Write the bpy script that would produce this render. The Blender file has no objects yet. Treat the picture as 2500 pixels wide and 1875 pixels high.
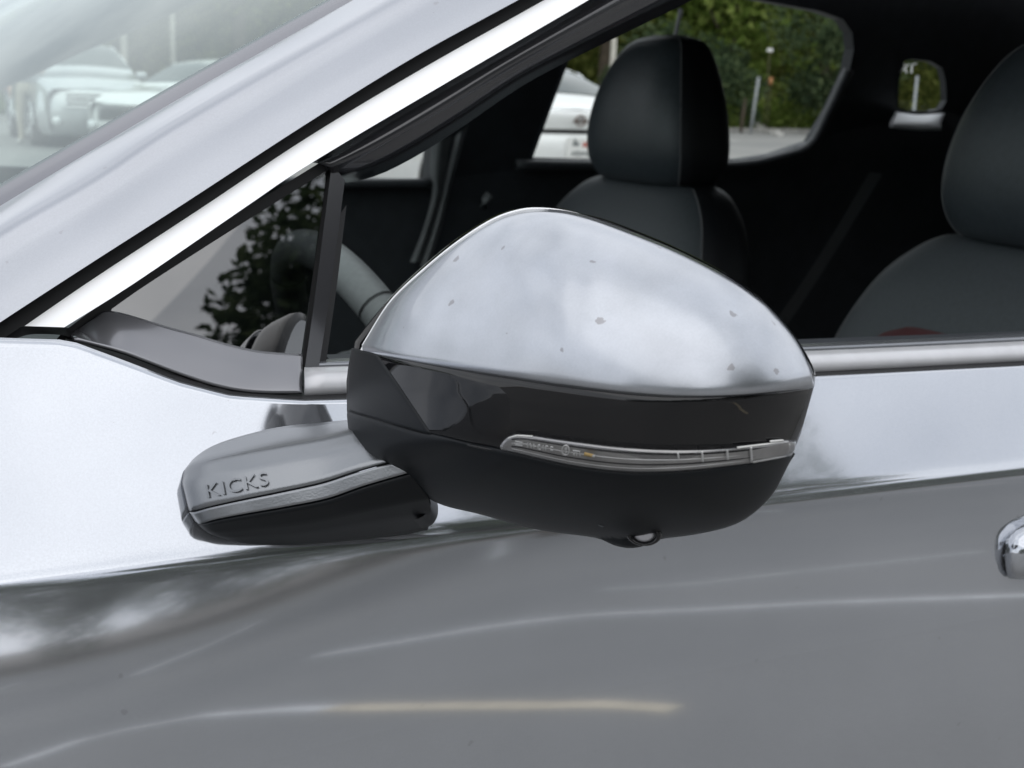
import bpy, bmesh, math, random
import numpy as np
from mathutils import Vector, Matrix

random.seed(7); rng = np.random.default_rng(7)
rad = math.radians
SC = bpy.context.scene
COL = SC.collection

# ------------------------------------------------------------------ camera
CAM = np.array([0.0, -0.65, 1.27])
YAW, PITCH, ROLL = rad(29.0), rad(-12.8), rad(2.0)
FPX = 3256.0                                     # focal length in pixels of a 2500 px wide picture
Fv = np.array([math.sin(YAW)*math.cos(PITCH), math.cos(YAW)*math.cos(PITCH), math.sin(PITCH)])
R0 = np.array([math.cos(YAW), -math.sin(YAW), 0.0])
U0 = np.cross(R0, Fv)
Rv = R0*math.cos(ROLL) + U0*math.sin(ROLL)
Uv = U0*math.cos(ROLL) - R0*math.sin(ROLL)
cd = bpy.data.cameras.new('camera'); camo = bpy.data.objects.new('camera', cd); COL.objects.link(camo)
camo.matrix_world = Matrix(((Rv[0], Uv[0], -Fv[0], CAM[0]), (Rv[1], Uv[1], -Fv[1], CAM[1]), (Rv[2], Uv[2], -Fv[2], CAM[2]), (0, 0, 0, 1)))
cd.sensor_width = 36; cd.lens = 36*FPX/2500; cd.clip_start = 0.02; cd.clip_end = 2000
cd.dof.use_dof = True; cd.dof.focus_distance = 0.66; cd.dof.aperture_fstop = 18
SC.camera = camo

# ------------------------------------------------------------------ sky, sun, exposure
SUN_EL, SUN_AZ = rad(52), rad(200)
w = bpy.data.worlds.new('World'); SC.world = w; w.use_nodes = True
nt = w.node_tree; nt.nodes.clear()
def wn(t, **k):
    n = nt.nodes.new(t)
    for a, b in k.items(): setattr(n, a, b)
    return n
out = wn('ShaderNodeOutputWorld'); bg = wn('ShaderNodeBackground'); bg.inputs['Strength'].default_value = 0.1
sky = wn('ShaderNodeTexSky', sky_type='NISHITA', sun_disc=False, sun_elevation=SUN_EL, sun_rotation=SUN_AZ)
tc = wn('ShaderNodeTexCoord'); mp = wn('ShaderNodeMapping'); mp.inputs['Scale'].default_value = (1, 1, 2.2)
nz = wn('ShaderNodeTexNoise'); nz.inputs['Scale'].default_value = 3.8; nz.inputs['Detail'].default_value = 7; nz.inputs['Roughness'].default_value = 0.55
rp = wn('ShaderNodeValToRGB')
rp.color_ramp.elements[0].position = 0.34; rp.color_ramp.elements[0].color = (9.6, 10.1, 10.9, 1)
rp.color_ramp.elements[1].position = 0.66; rp.color_ramp.elements[1].color = (14.8, 15.1, 15.6, 1)
mx = wn('ShaderNodeMixRGB'); mx.inputs['Fac'].default_value = 0.9
L = nt.links.new
L(tc.outputs['Generated'], mp.inputs['Vector']); L(mp.outputs['Vector'], nz.inputs['Vector']); L(nz.outputs['Fac'], rp.inputs['Fac'])
L(sky.outputs['Color'], mx.inputs['Color1']); L(rp.outputs['Color'], mx.inputs['Color2'])
L(mx.outputs['Color'], bg.inputs['Color']); L(bg.outputs['Background'], out.inputs['Surface'])
sd = bpy.data.lights.new('sun', 'SUN'); sd.energy = 0.6; sd.angle = rad(75); sd.color = (1, 0.96, 0.9)
so = bpy.data.objects.new('sun', sd); COL.objects.link(so)
sdir = Vector((math.sin(SUN_AZ)*math.cos(SUN_EL), math.cos(SUN_AZ)*math.cos(SUN_EL), math.sin(SUN_EL)))
so.rotation_euler = sdir.to_track_quat('Z', 'Y').to_euler(); so.location = (0, -5, 20)
SC.view_settings.view_transform = 'Standard'; SC.view_settings.look = 'None'
SC.view_settings.exposure = 0.06; SC.view_settings.gamma = 1.0
try: SC.view_settings.use_curve_mapping = False
except Exception: pass
SC.render.engine = 'CYCLES'
SC.cycles.max_bounces = 10; SC.cycles.transparent_max_bounces = 16; SC.cycles.use_denoising = True
SC.cycles.caustics_reflective = False; SC.cycles.caustics_refractive = False

# ------------------------------------------------------------------ materials
def new_mat(name):
    m = bpy.data.materials.new(name); m.use_nodes = True
    return m, m.node_tree.nodes, m.node_tree.links.new, m.node_tree.nodes['Principled BSDF']
def setp(b, **k):
    for a, v in k.items():
        a = a.replace('_', ' ')
        b.inputs[a].default_value = (v + (1,)) if isinstance(v, tuple) and len(v) == 3 else v
def plain(name, col, rough=0.5, metal=0.0, noise=0.0, nscale=40, bump=0.0, bscale=300, **k):
    m, N, Lk, b = new_mat(name)
    setp(b, Base_Color=col, Roughness=rough, Metallic=metal, **k)
    if noise > 0 or bump > 0:
        t = N.new('ShaderNodeTexCoord')
    if noise > 0:
        n = N.new('ShaderNodeTexNoise'); n.inputs['Scale'].default_value = nscale; n.inputs['Detail'].default_value = 5
        Lk(t.outputs['Object'], n.inputs['Vector'])
        r = N.new('ShaderNodeValToRGB')
        r.color_ramp.elements[0].position = .3; r.color_ramp.elements[1].position = .7
        r.color_ramp.elements[0].color = tuple(c*(1-noise) for c in col) + (1,)
        r.color_ramp.elements[1].color = tuple(min(1, c*(1+noise)) for c in col) + (1,)
        Lk(n.outputs['Fac'], r.inputs['Fac']); Lk(r.outputs['Color'], b.inputs['Base Color'])
    if bump > 0:
        n2 = N.new('ShaderNodeTexNoise'); n2.inputs['Scale'].default_value = bscale; n2.inputs['Detail'].default_value = 3
        Lk(t.outputs['Object'], n2.inputs['Vector'])
        bp = N.new('ShaderNodeBump'); bp.inputs['Strength'].default_value = bump; bp.inputs['Distance'].default_value = 0.002
        Lk(n2.outputs['Fac'], bp.inputs['Height']); Lk(bp.outputs['Normal'], b.inputs['Normal'])
    return m
def paint_mat(name, col, metal=0.85, rough=0.105, spots=True, scale=70, wear=0.05, rmax=.1, sfac=.2, cr0=.02, wscale=9):
    m, N, Lk, b = new_mat(name)
    setp(b, Metallic=metal, Roughness=rough, Coat_Weight=1.0, Coat_Roughness=0.035)
    t = N.new('ShaderNodeTexCoord')
    n = N.new('ShaderNodeTexNoise'); n.inputs['Scale'].default_value = wscale; n.inputs['Detail'].default_value = 6
    Lk(t.outputs['Object'], n.inputs['Vector'])
    r = N.new('ShaderNodeValToRGB'); r.color_ramp.elements[0].position = .3; r.color_ramp.elements[1].position = .72
    r.color_ramp.elements[0].color = tuple(c*(1-wear) for c in col) + (1,)
    r.color_ramp.elements[1].color = tuple(min(1, c*(1+wear*.6)) for c in col) + (1,)
    Lk(n.outputs['Fac'], r.inputs['Fac'])
    src = r.outputs['Color']
    if spots:
        v = N.new('ShaderNodeTexVoronoi'); v.inputs['Scale'].default_value = scale; v.inputs['Randomness'].default_value = 1
        nd = N.new('ShaderNodeTexNoise'); nd.inputs['Scale'].default_value = 300
        ad = N.new('ShaderNodeVectorMath'); ad.operation = 'MULTIPLY_ADD'
        ad.inputs[1].default_value = (.004, .004, .004)
        Lk(t.outputs['Object'], nd.inputs['Vector']); Lk(nd.outputs['Color'], ad.inputs[0]); Lk(t.outputs['Object'], ad.inputs[2])
        Lk(ad.outputs['Vector'], v.inputs['Vector'])
        # spot radius varies from cell to cell, most cells have none
        sep = N.new('ShaderNodeSeparateColor'); Lk(v.outputs['Color'], sep.inputs['Color'])
        mr = N.new('ShaderNodeMapRange'); mr.inputs['From Min'].default_value = .5; mr.inputs['From Max'].default_value = 1
        mr.inputs['To Min'].default_value = 0; mr.inputs['To Max'].default_value = rmax
        Lk(sep.outputs['Red'], mr.inputs['Value'])
        lt = N.new('ShaderNodeMath'); lt.operation = 'LESS_THAN'
        Lk(v.outputs['Distance'], lt.inputs[0]); Lk(mr.outputs['Result'], lt.inputs[1])
        sc = N.new('ShaderNodeMath'); sc.operation = 'MULTIPLY'; Lk(lt.outputs[0], sc.inputs[0]); sc.inputs[1].default_value = sfac
        mixc = N.new('ShaderNodeMixRGB'); mixc.inputs['Color2'].default_value = (.16, .14, .13, 1)
        Lk(sc.outputs[0], mixc.inputs['Fac']); Lk(src, mixc.inputs['Color1']); src = mixc.outputs['Color']
        inv = N.new('ShaderNodeMath'); inv.operation = 'MULTIPLY_ADD'; inv.inputs[1].default_value = -1.2; inv.inputs[2].default_value = 1
        Lk(sc.outputs[0], inv.inputs[0]); Lk(inv.outputs[0], b.inputs['Coat Weight'])
        # patchy water-mark film in the clear coat
        n3 = N.new('ShaderNodeTexNoise'); n3.inputs['Scale'].default_value = 26; n3.inputs['Detail'].default_value = 5
        Lk(t.outputs['Object'], n3.inputs['Vector'])
        m3 = N.new('ShaderNodeMapRange'); m3.inputs['From Min'].default_value = .35; m3.inputs['From Max'].default_value = .7
        m3.inputs['To Min'].default_value = cr0; m3.inputs['To Max'].default_value = cr0*3
        Lk(n3.outputs['Fac'], m3.inputs['Value']); Lk(m3.outputs['Result'], b.inputs['Coat Roughness'])
    nf = N.new('ShaderNodeTexNoise'); nf.inputs['Scale'].default_value = 1100; nf.inputs['Detail'].default_value = 2
    Lk(t.outputs['Object'], nf.inputs['Vector'])
    mf = N.new('ShaderNodeMapRange'); mf.inputs['From Min'].default_value = .3; mf.inputs['From Max'].default_value = .7; mf.inputs['To Min'].default_value = .965; mf.inputs['To Max'].default_value = 1.03
    Lk(nf.outputs['Fac'], mf.inputs['Value'])
    mg = N.new('ShaderNodeMixRGB'); mg.blend_type = 'MULTIPLY'; mg.inputs['Fac'].default_value = 1
    Lk(src, mg.inputs['Color1']); Lk(mf.outputs['Result'], mg.inputs['Color2']); Lk(mg.outputs['Color'], b.inputs['Base Color'])
    return m
def glass_mat(name, tint, ior=1.5, boost=1.6, rough=0.0, gcol=(1, 1, 1)):
    m = bpy.data.materials.new(name); m.use_nodes = True; N = m.node_tree.nodes; Lk = m.node_tree.links.new; N.clear()
    o = N.new('ShaderNodeOutputMaterial'); tr = N.new('ShaderNodeBsdfTransparent'); gl = N.new('ShaderNodeBsdfGlossy')
    ge = N.new('ShaderNodeNewGeometry'); dt = N.new('ShaderNodeVectorMath'); dt.operation = 'DOT_PRODUCT'
    Lk(ge.outputs['Incoming'], dt.inputs[0]); Lk(ge.outputs['Normal'], dt.inputs[1])
    ab = N.new('ShaderNodeMath'); ab.operation = 'ABSOLUTE'; Lk(dt.outputs['Value'], ab.inputs[0])
    om = N.new('ShaderNodeMath'); om.operation = 'SUBTRACT'; om.inputs[0].default_value = 1; Lk(ab.outputs[0], om.inputs[1])
    pw = N.new('ShaderNodeMath'); pw.operation = 'POWER'; pw.inputs[1].default_value = 5; Lk(om.outputs[0], pw.inputs[0])
    f0 = ((ior-1)/(ior+1))**2
    fr = N.new('ShaderNodeMath'); fr.operation = 'MULTIPLY_ADD'; fr.inputs[1].default_value = 1-f0; fr.inputs[2].default_value = f0; Lk(pw.outputs[0], fr.inputs[0])
    mu = N.new('ShaderNodeMath'); mu.operation = 'MULTIPLY'; mu.use_clamp = True; mu.inputs[1].default_value = boost
    ms = N.new('ShaderNodeMixShader')
    tr.inputs['Color'].default_value = tint + (1,); gl.inputs['Roughness'].default_value = rough; gl.inputs['Color'].default_value = gcol + (1,)
    Lk(fr.outputs[0], mu.inputs[0]); Lk(mu.outputs[0], ms.inputs['Fac']); Lk(tr.outputs[0], ms.inputs[1]); Lk(gl.outputs[0], ms.inputs[2])
    Lk(ms.outputs[0], o.inputs['Surface'])
    return m
def leaf_mat(name, c1, c2, c3):
    m = bpy.data.materials.new(name); m.use_nodes = True; N = m.node_tree.nodes; Lk = m.node_tree.links.new; N.clear()
    o = N.new('ShaderNodeOutputMaterial'); d = N.new('ShaderNodeBsdfDiffuse'); t = N.new('ShaderNodeBsdfTranslucent'); ms = N.new('ShaderNodeMixShader')
    tcn = N.new('ShaderNodeNewGeometry'); n = N.new('ShaderNodeTexNoise'); n.inputs['Scale'].default_value = .9; n.inputs['Detail'].default_value = 4
    wn_ = N.new('ShaderNodeTexWhiteNoise'); wn_.noise_dimensions = '1D'
    Lk(tcn.outputs['Random Per Island'], wn_.inputs['W'])
    ad = N.new('ShaderNodeMath'); ad.operation = 'MULTIPLY_ADD'; ad.inputs[1].default_value = .45; ad.inputs[2].default_value = -.22
    Lk(wn_.outputs['Value'], ad.inputs[0])
    a2 = N.new('ShaderNodeMath'); a2.operation = 'ADD'; Lk(tcn.outputs['Position'], n.inputs['Vector']); Lk(n.outputs['Fac'], a2.inputs[0]); Lk(ad.outputs[0], a2.inputs[1])
    r = N.new('ShaderNodeValToRGB'); r.color_ramp.elements[0].position = .3; r.color_ramp.elements[0].color = c1 + (1,)
    r.color_ramp.elements[1].position = .75; r.color_ramp.elements[1].color = c3 + (1,)
    e = r.color_ramp.elements.new(.5); e.color = c2 + (1,)
    Lk(a2.outputs[0], r.inputs['Fac']); Lk(r.outputs['Color'], d.inputs['Color']); Lk(r.outputs['Color'], t.inputs['Color'])
    ms.inputs['Fac'].default_value = .35; Lk(d.outputs[0], ms.inputs[1]); Lk(t.outputs[0], ms.inputs[2]); Lk(ms.outputs[0], o.inputs['Surface'])
    return m

M = {}
m, N_, Lk_, b_ = new_mat('window_mark'); N_.remove(b_)
t_ = N_.new('ShaderNodeBsdfTranslucent'); t_.inputs['Color'].default_value = (.95, .95, .93, 1); d_ = N_.new('ShaderNodeBsdfDiffuse'); d_.inputs['Color'].default_value = (.9, .9, .88, 1)
x_ = N_.new('ShaderNodeMixShader'); Lk_(d_.outputs[0], x_.inputs[1]); Lk_(t_.outputs[0], x_.inputs[2]); x_.inputs[0].default_value = .75; Lk_(x_.outputs[0], N_['Material Output'].inputs['Surface'])
M['mark'] = m
M['paint'] = paint_mat('silver_paint', (.50, .52, .56), rough=.075, cr0=.012)
M['dusty_shaded_paint'] = paint_mat('dusty_shaded_silver', (.37, .385, .42), rough=.34, cr0=.06)  # body silver roughened by dust; base darkened to dull the pillar's sky light
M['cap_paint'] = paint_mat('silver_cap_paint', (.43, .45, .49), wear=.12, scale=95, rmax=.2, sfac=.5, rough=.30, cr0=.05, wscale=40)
M['chrome'] = plain('satin_chrome', (.9, .9, .91), .16, 1.0)
M['white_trim'] = plain('bright_trim', (.93, .93, .93), .5, .6, Coat_Weight=.6)
M['gloss'] = plain('gloss_black', (.005, .005, .006), .04, IOR=1.5)
M['pillar_gloss'] = plain('gloss_charcoal', (.03, .03, .034), .13, IOR=1.7)
M['matte'] = plain('textured_black_plastic', (.005, .0065, .0085), .45, bump=.06, bscale=1400, IOR=1.33)
M['arm'] = plain('arm_plastic', (.25, .26, .275), .28, .75, bump=.06, bscale=900)
M['letter'] = plain('moulded_letters', (.235, .245, .26), .36, .75)
M['frit'] = plain('windshield_edge', (.22, .22, .24), .25, .55, Coat_Weight=.5)
M['belt_trim'] = plain('pillar_trim', (.17, .18, .185), .6, noise=.1)
M['rubber'] = plain('rubber', (.006, .006, .007), .6)
M['mould'] = plain('belt_moulding', (.62, .62, .64), .42, .3, noise=.05, nscale=60, Coat_Weight=.6)
M['qmould'] = plain('quarter_moulding', (.22, .22, .235), .2, .6, Coat_Weight=.7)
M['seal'] = plain('window_seal', (.25, .26, .28), .25, .6)
M['trim'] = plain('interior_trim', (.032, .036, .042), .55, noise=.15, nscale=30)
M['trim_hi'] = plain('interior_panel', (.05, .054, .06), .45, noise=.1)
M['lining'] = plain('roof_lining', (.012, .014, .018), .9)
M['leather'] = plain('black_leather', (.045, .054, .062), .42, noise=.12, nscale=120, bump=.25, bscale=500)
M['leather2'] = plain('black_leather_side', (.010, .011, .014), .5, bump=.25, bscale=500)
M['insert'] = plain('grey_seat_insert', (.052, .06, .067), .6, noise=.1, nscale=200)
M['wheel_leather'] = plain('wheel_leather', (.16, .165, .17), .5, noise=.08, nscale=200)
M['stitch'] = plain('stitching', (.13, .13, .135), .8)
M['belt'] = plain('belt_webbing', (.075, .08, .085), .7, bump=.3, bscale=1500)
M['red'] = plain('dark_red', (.05, .012, .014), .7)
M['ledge'] = plain('pale_ledge', (.75, .76, .8), .4)
M['glass'] = glass_mat('clear_glass', (.80, .86, .84), boost=1.5)
M['wind'] = glass_mat('windshield_glass', (.82, .92, .88), ior=1.45, boost=1.35, gcol=(.93, 1, .98))
M['quarter'] = glass_mat('quarter_glass', (.17, .17, .18), ior=1.62, boost=3.0)
M['far_glass'] = glass_mat('rear_glass', (.95, .98, .96), boost=.5)
M['lens'] = glass_mat('clear_lens', (.75, .75, .76), boost=1.3, rough=.05)
M['reflector'] = plain('lamp_reflector', (.5, .49, .48), .3, .7, noise=.15, nscale=90)
M['led'] = plain('pale_lens_piece', (.8, .8, .78), .2)
M['led_y'] = plain('amber_chip', (.8, .55, .2), .3)
M['mirror'] = plain('mirror_glass', (.85, .86, .86), .01, 1.0)
M['cam'] = plain('camera_lens', (.5, .5, .53), .15, .6)
M['white_car'] = paint_mat('white_car_paint', (.78, .79, .78), metal=0.0, rough=.3, spots=False)
M['silver_car'] = paint_mat('light_silver_car_paint', (.55, .57, .58), metal=.6, rough=.3, spots=False)
M['car_glass'] = plain('car_glass', (.05, .065, .065), .05, IOR=1.7)
M['tyre'] = plain('tyre', (.015, .015, .016), .8)
M['rim'] = plain('alloy', (.5, .5, .52), .3, .9)
M['lampred'] = plain('red_lamp', (.35, .02, .02), .15, Coat_Weight=1.0)
M['lampclear'] = plain('clear_lamp', (.75, .77, .78), .1, .3, Coat_Weight=1.0)
M['plate'] = plain('plate_white', (.8, .8, .78), .4)
M['plate_red'] = plain('plate_red', (.5, .16, .13), .5)
M['plate_grey'] = plain('plate_grey', (.2, .22, .22), .5)
M['brown_emblem'] = plain('emblem_metal', (.25, .2, .18), .3, .8)
M['bark'] = plain('bark', (.09, .07, .05), .9, noise=.4, nscale=12, bump=.6, bscale=30)
M['leafA'] = leaf_mat('leaves_olive', (.08, .1, .03), (.19, .225, .06), (.3, .32, .1))
M['leafB'] = leaf_mat('leaves_dark', (.035, .055, .03), (.075, .11, .055), (.13, .165, .08))
M['leafC'] = leaf_mat('leaves_bright', (.08, .12, .025), (.16, .23, .05), (.25, .3, .085))
M['pole'] = plain('weathered_pole', (.42, .4, .35), .7, noise=.2, nscale=20)
M['galv'] = plain('galvanised_post', (.32, .34, .35), .7, .1)
M['orange'] = plain('orange_marker', (.42, .2, .08), .6)
M['concrete'] = plain('concrete', (.34, .33, .31), .85, noise=.2, nscale=6, bump=.4, bscale=60)
M['dirt'] = plain('dirt', (.17, .15, .125), .95, noise=.35, nscale=2.5, bump=.6, bscale=25)
M['line_white'] = plain('road_paint_white', (.78, .78, .76), .7, noise=.2, nscale=9)
M['line_yellow'] = plain('road_paint_yellow', (.78, .68, .5), .7, noise=.2, nscale=9)
M['skin'] = plain('skin', (.45, .28, .2), .55); M['hair'] = plain('hair', (.03, .02, .015), .6)
M['khaki'] = plain('khaki_cloth', (.42, .38, .3), .85, noise=.1); M['shirt'] = plain('grey_shirt', (.16, .17, .18), .85, noise=.1)
M['shoe'] = plain('pale_shoe', (.45, .44, .42), .6)
# asphalt: aggregate, cracks, stains
m, N_, Lk_, b_ = new_mat('asphalt'); setp(b_, Roughness=.85)
tcn = N_.new('ShaderNodeTexCoord'); n1 = N_.new('ShaderNodeTexNoise'); n1.inputs['Scale'].default_value = .35; n1.inputs['Detail'].default_value = 8
n2 = N_.new('ShaderNodeTexNoise'); n2.inputs['Scale'].default_value = 60; n2.inputs['Detail'].default_value = 4
for n in (n1, n2): Lk_(tcn.outputs['Object'], n.inputs['Vector'])
r1 = N_.new('ShaderNodeValToRGB'); r1.color_ramp.elements[0].position = .3; r1.color_ramp.elements[0].color = (.22, .219, .215, 1)
r1.color_ramp.elements[1].position = .7; r1.color_ramp.elements[1].color = (.31, .303, .288, 1)
mm = N_.new('ShaderNodeMixRGB'); mm.blend_type = 'MULTIPLY'; mm.inputs['Fac'].default_value = .5
r2 = N_.new('ShaderNodeValToRGB'); r2.color_ramp.elements[0].position = .3; r2.color_ramp.elements[0].color = (.5, .5, .5, 1); r2.color_ramp.elements[1].position = .65
Lk_(n1.outputs['Fac'], r1.inputs['Fac']); Lk_(n2.outputs['Fac'], r2.inputs['Fac']); Lk_(r1.outputs['Color'], mm.inputs['Color1']); Lk_(r2.outputs['Color'], mm.inputs['Color2'])
Lk_(mm.outputs['Color'], b_.inputs['Base Color'])
M['asphalt'] = m

# ------------------------------------------------------------------ helpers
def ray(px, py): return Fv*FPX + Rv*(px-1250.0) - Uv*(py-937.5)
def atY(px, py, Y):
    d = ray(px, py); return CAM + d*((Y-CAM[1])/d[1])
def atH(px, py, dist):                                   # point at a horizontal distance from the viewpoint
    d = ray(px, py); return CAM + d*(dist/math.hypot(d[0], d[1]))
def onZ(px, py, z=0.0):
    d = ray(px, py); return CAM + d*((z-CAM[2])/d[2])
def proj(P):
    v = np.asarray(P, float)-CAM; k = FPX/v.dot(Fv)
    return 1250+v.dot(Rv)*k, 937.5-v.dot(Uv)*k
def onS(px, py, fn):                                     # where the line of sight meets the surface Y = fn(X, z)
    d = ray(px, py); Y = 0.0
    for _ in range(60):
        P = CAM + d*((Y-CAM[1])/d[1]); Y = .5*Y + .5*fn(P[0], P[2])
    return CAM + d*((Y-CAM[1])/d[1])
def spline(pts, n):
    P = np.array(pts, float)
    if len(P) > 2:
        E = np.vstack([2*P[0]-P[1], P, 2*P[-1]-P[-2]]); o = []
        for i in range(1, len(E)-2):
            for t in np.linspace(0, 1, 14, endpoint=False):
                a, b, c, d = E[i-1], E[i], E[i+1], E[i+2]
                o.append(.5*((2*b)+(c-a)*t+(2*a-5*b+4*c-d)*t*t+(3*b-3*c+d-a)*t**3))
        o.append(P[-1]); P = np.array(o)
    s = np.concatenate([[0], np.cumsum(np.linalg.norm(np.diff(P, axis=0), axis=1))])
    q = np.linspace(0, s[-1], n)
    return np.stack([np.interp(q, s, P[:, k]) for k in range(P.shape[1])], 1)
def mesh_obj(name, verts, faces, mat, parent=None, smooth=True, mats=None):
    me = bpy.data.meshes.new(name); me.from_pydata([tuple(map(float, v)) for v in verts], [], [tuple(int(i) for i in f) for f in faces]); me.update()
    for mt in (mats or [mat]): me.materials.append(mt)
    if smooth: me.polygons.foreach_set('use_smooth', [True]*len(me.polygons))
    o = bpy.data.objects.new(name, me); COL.objects.link(o)
    if parent is not None: o.parent = parent
    return o
def fix_normals(o):
    bm = bmesh.new(); bm.from_mesh(o.data); bmesh.ops.remove_doubles(bm, verts=bm.verts, dist=1e-6)
    bmesh.ops.recalc_face_normals(bm, faces=bm.faces); bm.to_mesh(o.data); bm.free()
def sharpen(o, deg=35):
    bm = bmesh.new(); bm.from_mesh(o.data)
    for e in bm.edges:
        if len(e.link_faces) == 2 and e.calc_face_angle(0) > rad(deg): e.smooth = False
    bm.to_mesh(o.data); bm.free()
def grid_obj(name, G, mat, parent=None, thick=0.0, smooth=True, closed_u=False, subs=0, off=-1):
    G = np.asarray(G); a, b = G.shape[:2]; V = G.reshape(-1, 3); Fs = []
    for i in range(a-1):
        for j in range(b if closed_u else b-1):
            j2 = (j+1) % b; Fs.append((i*b+j, i*b+j2, (i+1)*b+j2, (i+1)*b+j))
    o = mesh_obj(name, V, Fs, mat, parent, smooth)
    if thick:
        md = o.modifiers.new('thickness', 'SOLIDIFY'); md.thickness = thick; md.offset = off; md.use_even_offset = False
    return o
def loft(name, rails, mat, parent=None, n=40, thick=0.0, sub=1, smooth=True):
    R = [spline(r, n) for r in rails]
    if sub > 1 and len(R) > 2:
        A = np.array(R); B = np.stack([spline(A[:, j], (len(R)-1)*sub+1) for j in range(n)], 1); R = B
    return grid_obj(name, np.array(R), mat, parent, thick, smooth)
def box(cx, cy, cz, sx, sy, sz):
    v = [(cx+i*sx/2, cy+j*sy/2, cz+k*sz/2) for i in (-1, 1) for j in (-1, 1) for k in (-1, 1)]
    f = [(0, 1, 3, 2), (4, 6, 7, 5), (0, 4, 5, 1), (2, 3, 7, 6), (0, 2, 6, 4), (1, 5, 7, 3)]
    return v, f
def boxes_obj(name, L_, mat, parent=None):
    V, Fs = [], []
    for b in L_:
        v, f = box(*b); Fs += [tuple(i+len(V) for i in q) for q in f]; V += v
    return mesh_obj(name, V, Fs, mat, parent, smooth=False)
def tube_obj(name, pts, r, mat, parent=None, seg=12, cap=True):
    P = np.array(pts, float); n = len(P); rr = np.broadcast_to(np.asarray(r, float), (n,)); V, Fs = [], []
    up = np.array([0., 0., 1.])
    for i in range(n):
        t = P[min(i+1, n-1)]-P[max(i-1, 0)]; t /= np.linalg.norm(t)
        a = np.cross(t, up if abs(t[2]) < .95 else np.array([1., 0, 0])); a /= np.linalg.norm(a); b = np.cross(t, a)
        for k in range(seg):
            q = 2*math.pi*k/seg; V.append(P[i]+rr[i]*(math.cos(q)*a+math.sin(q)*b))
    for i in range(n-1):
        for k in range(seg):
            k2 = (k+1) % seg; Fs.append((i*seg+k, i*seg+k2, (i+1)*seg+k2, (i+1)*seg+k))
    if cap: Fs += [tuple(range(seg))[::-1], tuple((n-1)*seg+k for k in range(seg))]
    return mesh_obj(name, V, Fs, mat, parent)
def thing(name, label, cat, loc=(0, 0, 0), rotz=0.0, group=None):
    o = bpy.data.objects.new(name, None); COL.objects.link(o); o.location = loc; o.rotation_euler = (0, 0, rotz)
    o.empty_display_size = .1
    tag(o, label, cat, group); return o
def tag(o, label=None, cat=None, group=None, kind=None):
    if label: o['label'] = label
    if cat: o['category'] = cat
    if group: o['group'] = group
    if kind: o['kind'] = kind
    return o
def fill_poly(outer, holes, fn3):
    """triangulated sheet with holes; 2-D points mapped to 3-D by fn3"""
    bm = bmesh.new()
    for loop in [outer] + holes:
        vs = [bm.verts.new((p[0], p[1], 0)) for p in loop]
        for i in range(len(vs)): bm.edges.new((vs[i], vs[(i+1) % len(vs)]))
    bmesh.ops.triangle_fill(bm, use_beauty=True, use_dissolve=False, edges=bm.edges[:], normal=(0, 0, 1))
    bm.verts.index_update()
    V = [fn3(v.co.x, v.co.y) for v in bm.verts]; Fs = [[v.index for v in f.verts] for f in bm.faces]; bm.free()
    return V, Fs
def sheet(name, x0, x1, y0, y1, z, mat, parent=None):
    return mesh_obj(name, [(x0, y0, z), (x1, y0, z), (x1, y1, z), (x0, y1, z)], [(0, 1, 2, 3)], mat, parent, smooth=False)

# ------------------------------------------------------------------ ground
CURB_Y = 32.0
tag(sheet('ground', -300, 300, -300, 300, -0.02, M['dirt']), kind='structure')
tag(sheet('parking_lot', -60, 60, -19, CURB_Y, 0.0, M['asphalt']), kind='structure')

# ------------------------------------------------------------------ THE CAR: side surfaces
car = thing('parked_car', 'silver crossover with its driver window open, its side mirror filling the view', 'car', (0, 0, 0))
ZB = 1.08
def YG(X, z, o=0.0): return 0.012 + 0.33*max(z-ZB, -0.05) + o          # tumblehome of glass and pillars
def G_(o=0.0): return lambda X, z: YG(X, z, o)
# crease below the belt line
cr = np.array([atY(x, y, -.035) for x, y in ((-500, 1472), (0, 1418), (700, 1338), (1040, 1297), (1870, 1212), (2500, 1137), (3100, 1070))])
zc_fit = np.polyfit(cr[:, 0], cr[:, 2], 3)
xlo, xhi = cr[0, 0], cr[-1, 0]
def zcrease(X):
    Xc = min(max(X, xlo), xhi); s = 0.0
    return float(np.polyval(zc_fit, Xc)) + .03*(X-Xc)
hh = np.arange(-.5, 1.0, .0005)
tilt_above = 29 - 14*np.clip(-hh, 0, .15)
tilt_below = np.interp(hh, [0, .02, .04, .07, .12, .5, .9], [13.8, 12.7, 11.0, 7.2, 1.1, -9.5, -14])
bl = 1/(1+np.exp(-np.clip(hh/.0016, -40, 40)))
def ytab(tb):
    tl = np.radians(tilt_above*(1-bl) + tb*bl); t = np.cumsum(np.tan(tl))*.0005
    return -(t - np.interp(0, hh, t)) - .04
tilt_rear = np.interp(hh, [0, .02, .05, .12, .5, .9], [8.2, 7.3, 5.6, 1.1, -9.5, -14])
YT, YT2 = ytab(tilt_below), ytab(tilt_rear)
def YB(X, z):
    t = min(1, max(0, (X-.06)/.34)); t = t*t*(3-2*t); h = zcrease(X)-z
    return float(np.interp(h, hh, YT)*(1-t) + np.interp(h, hh, YT2)*t)

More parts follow.
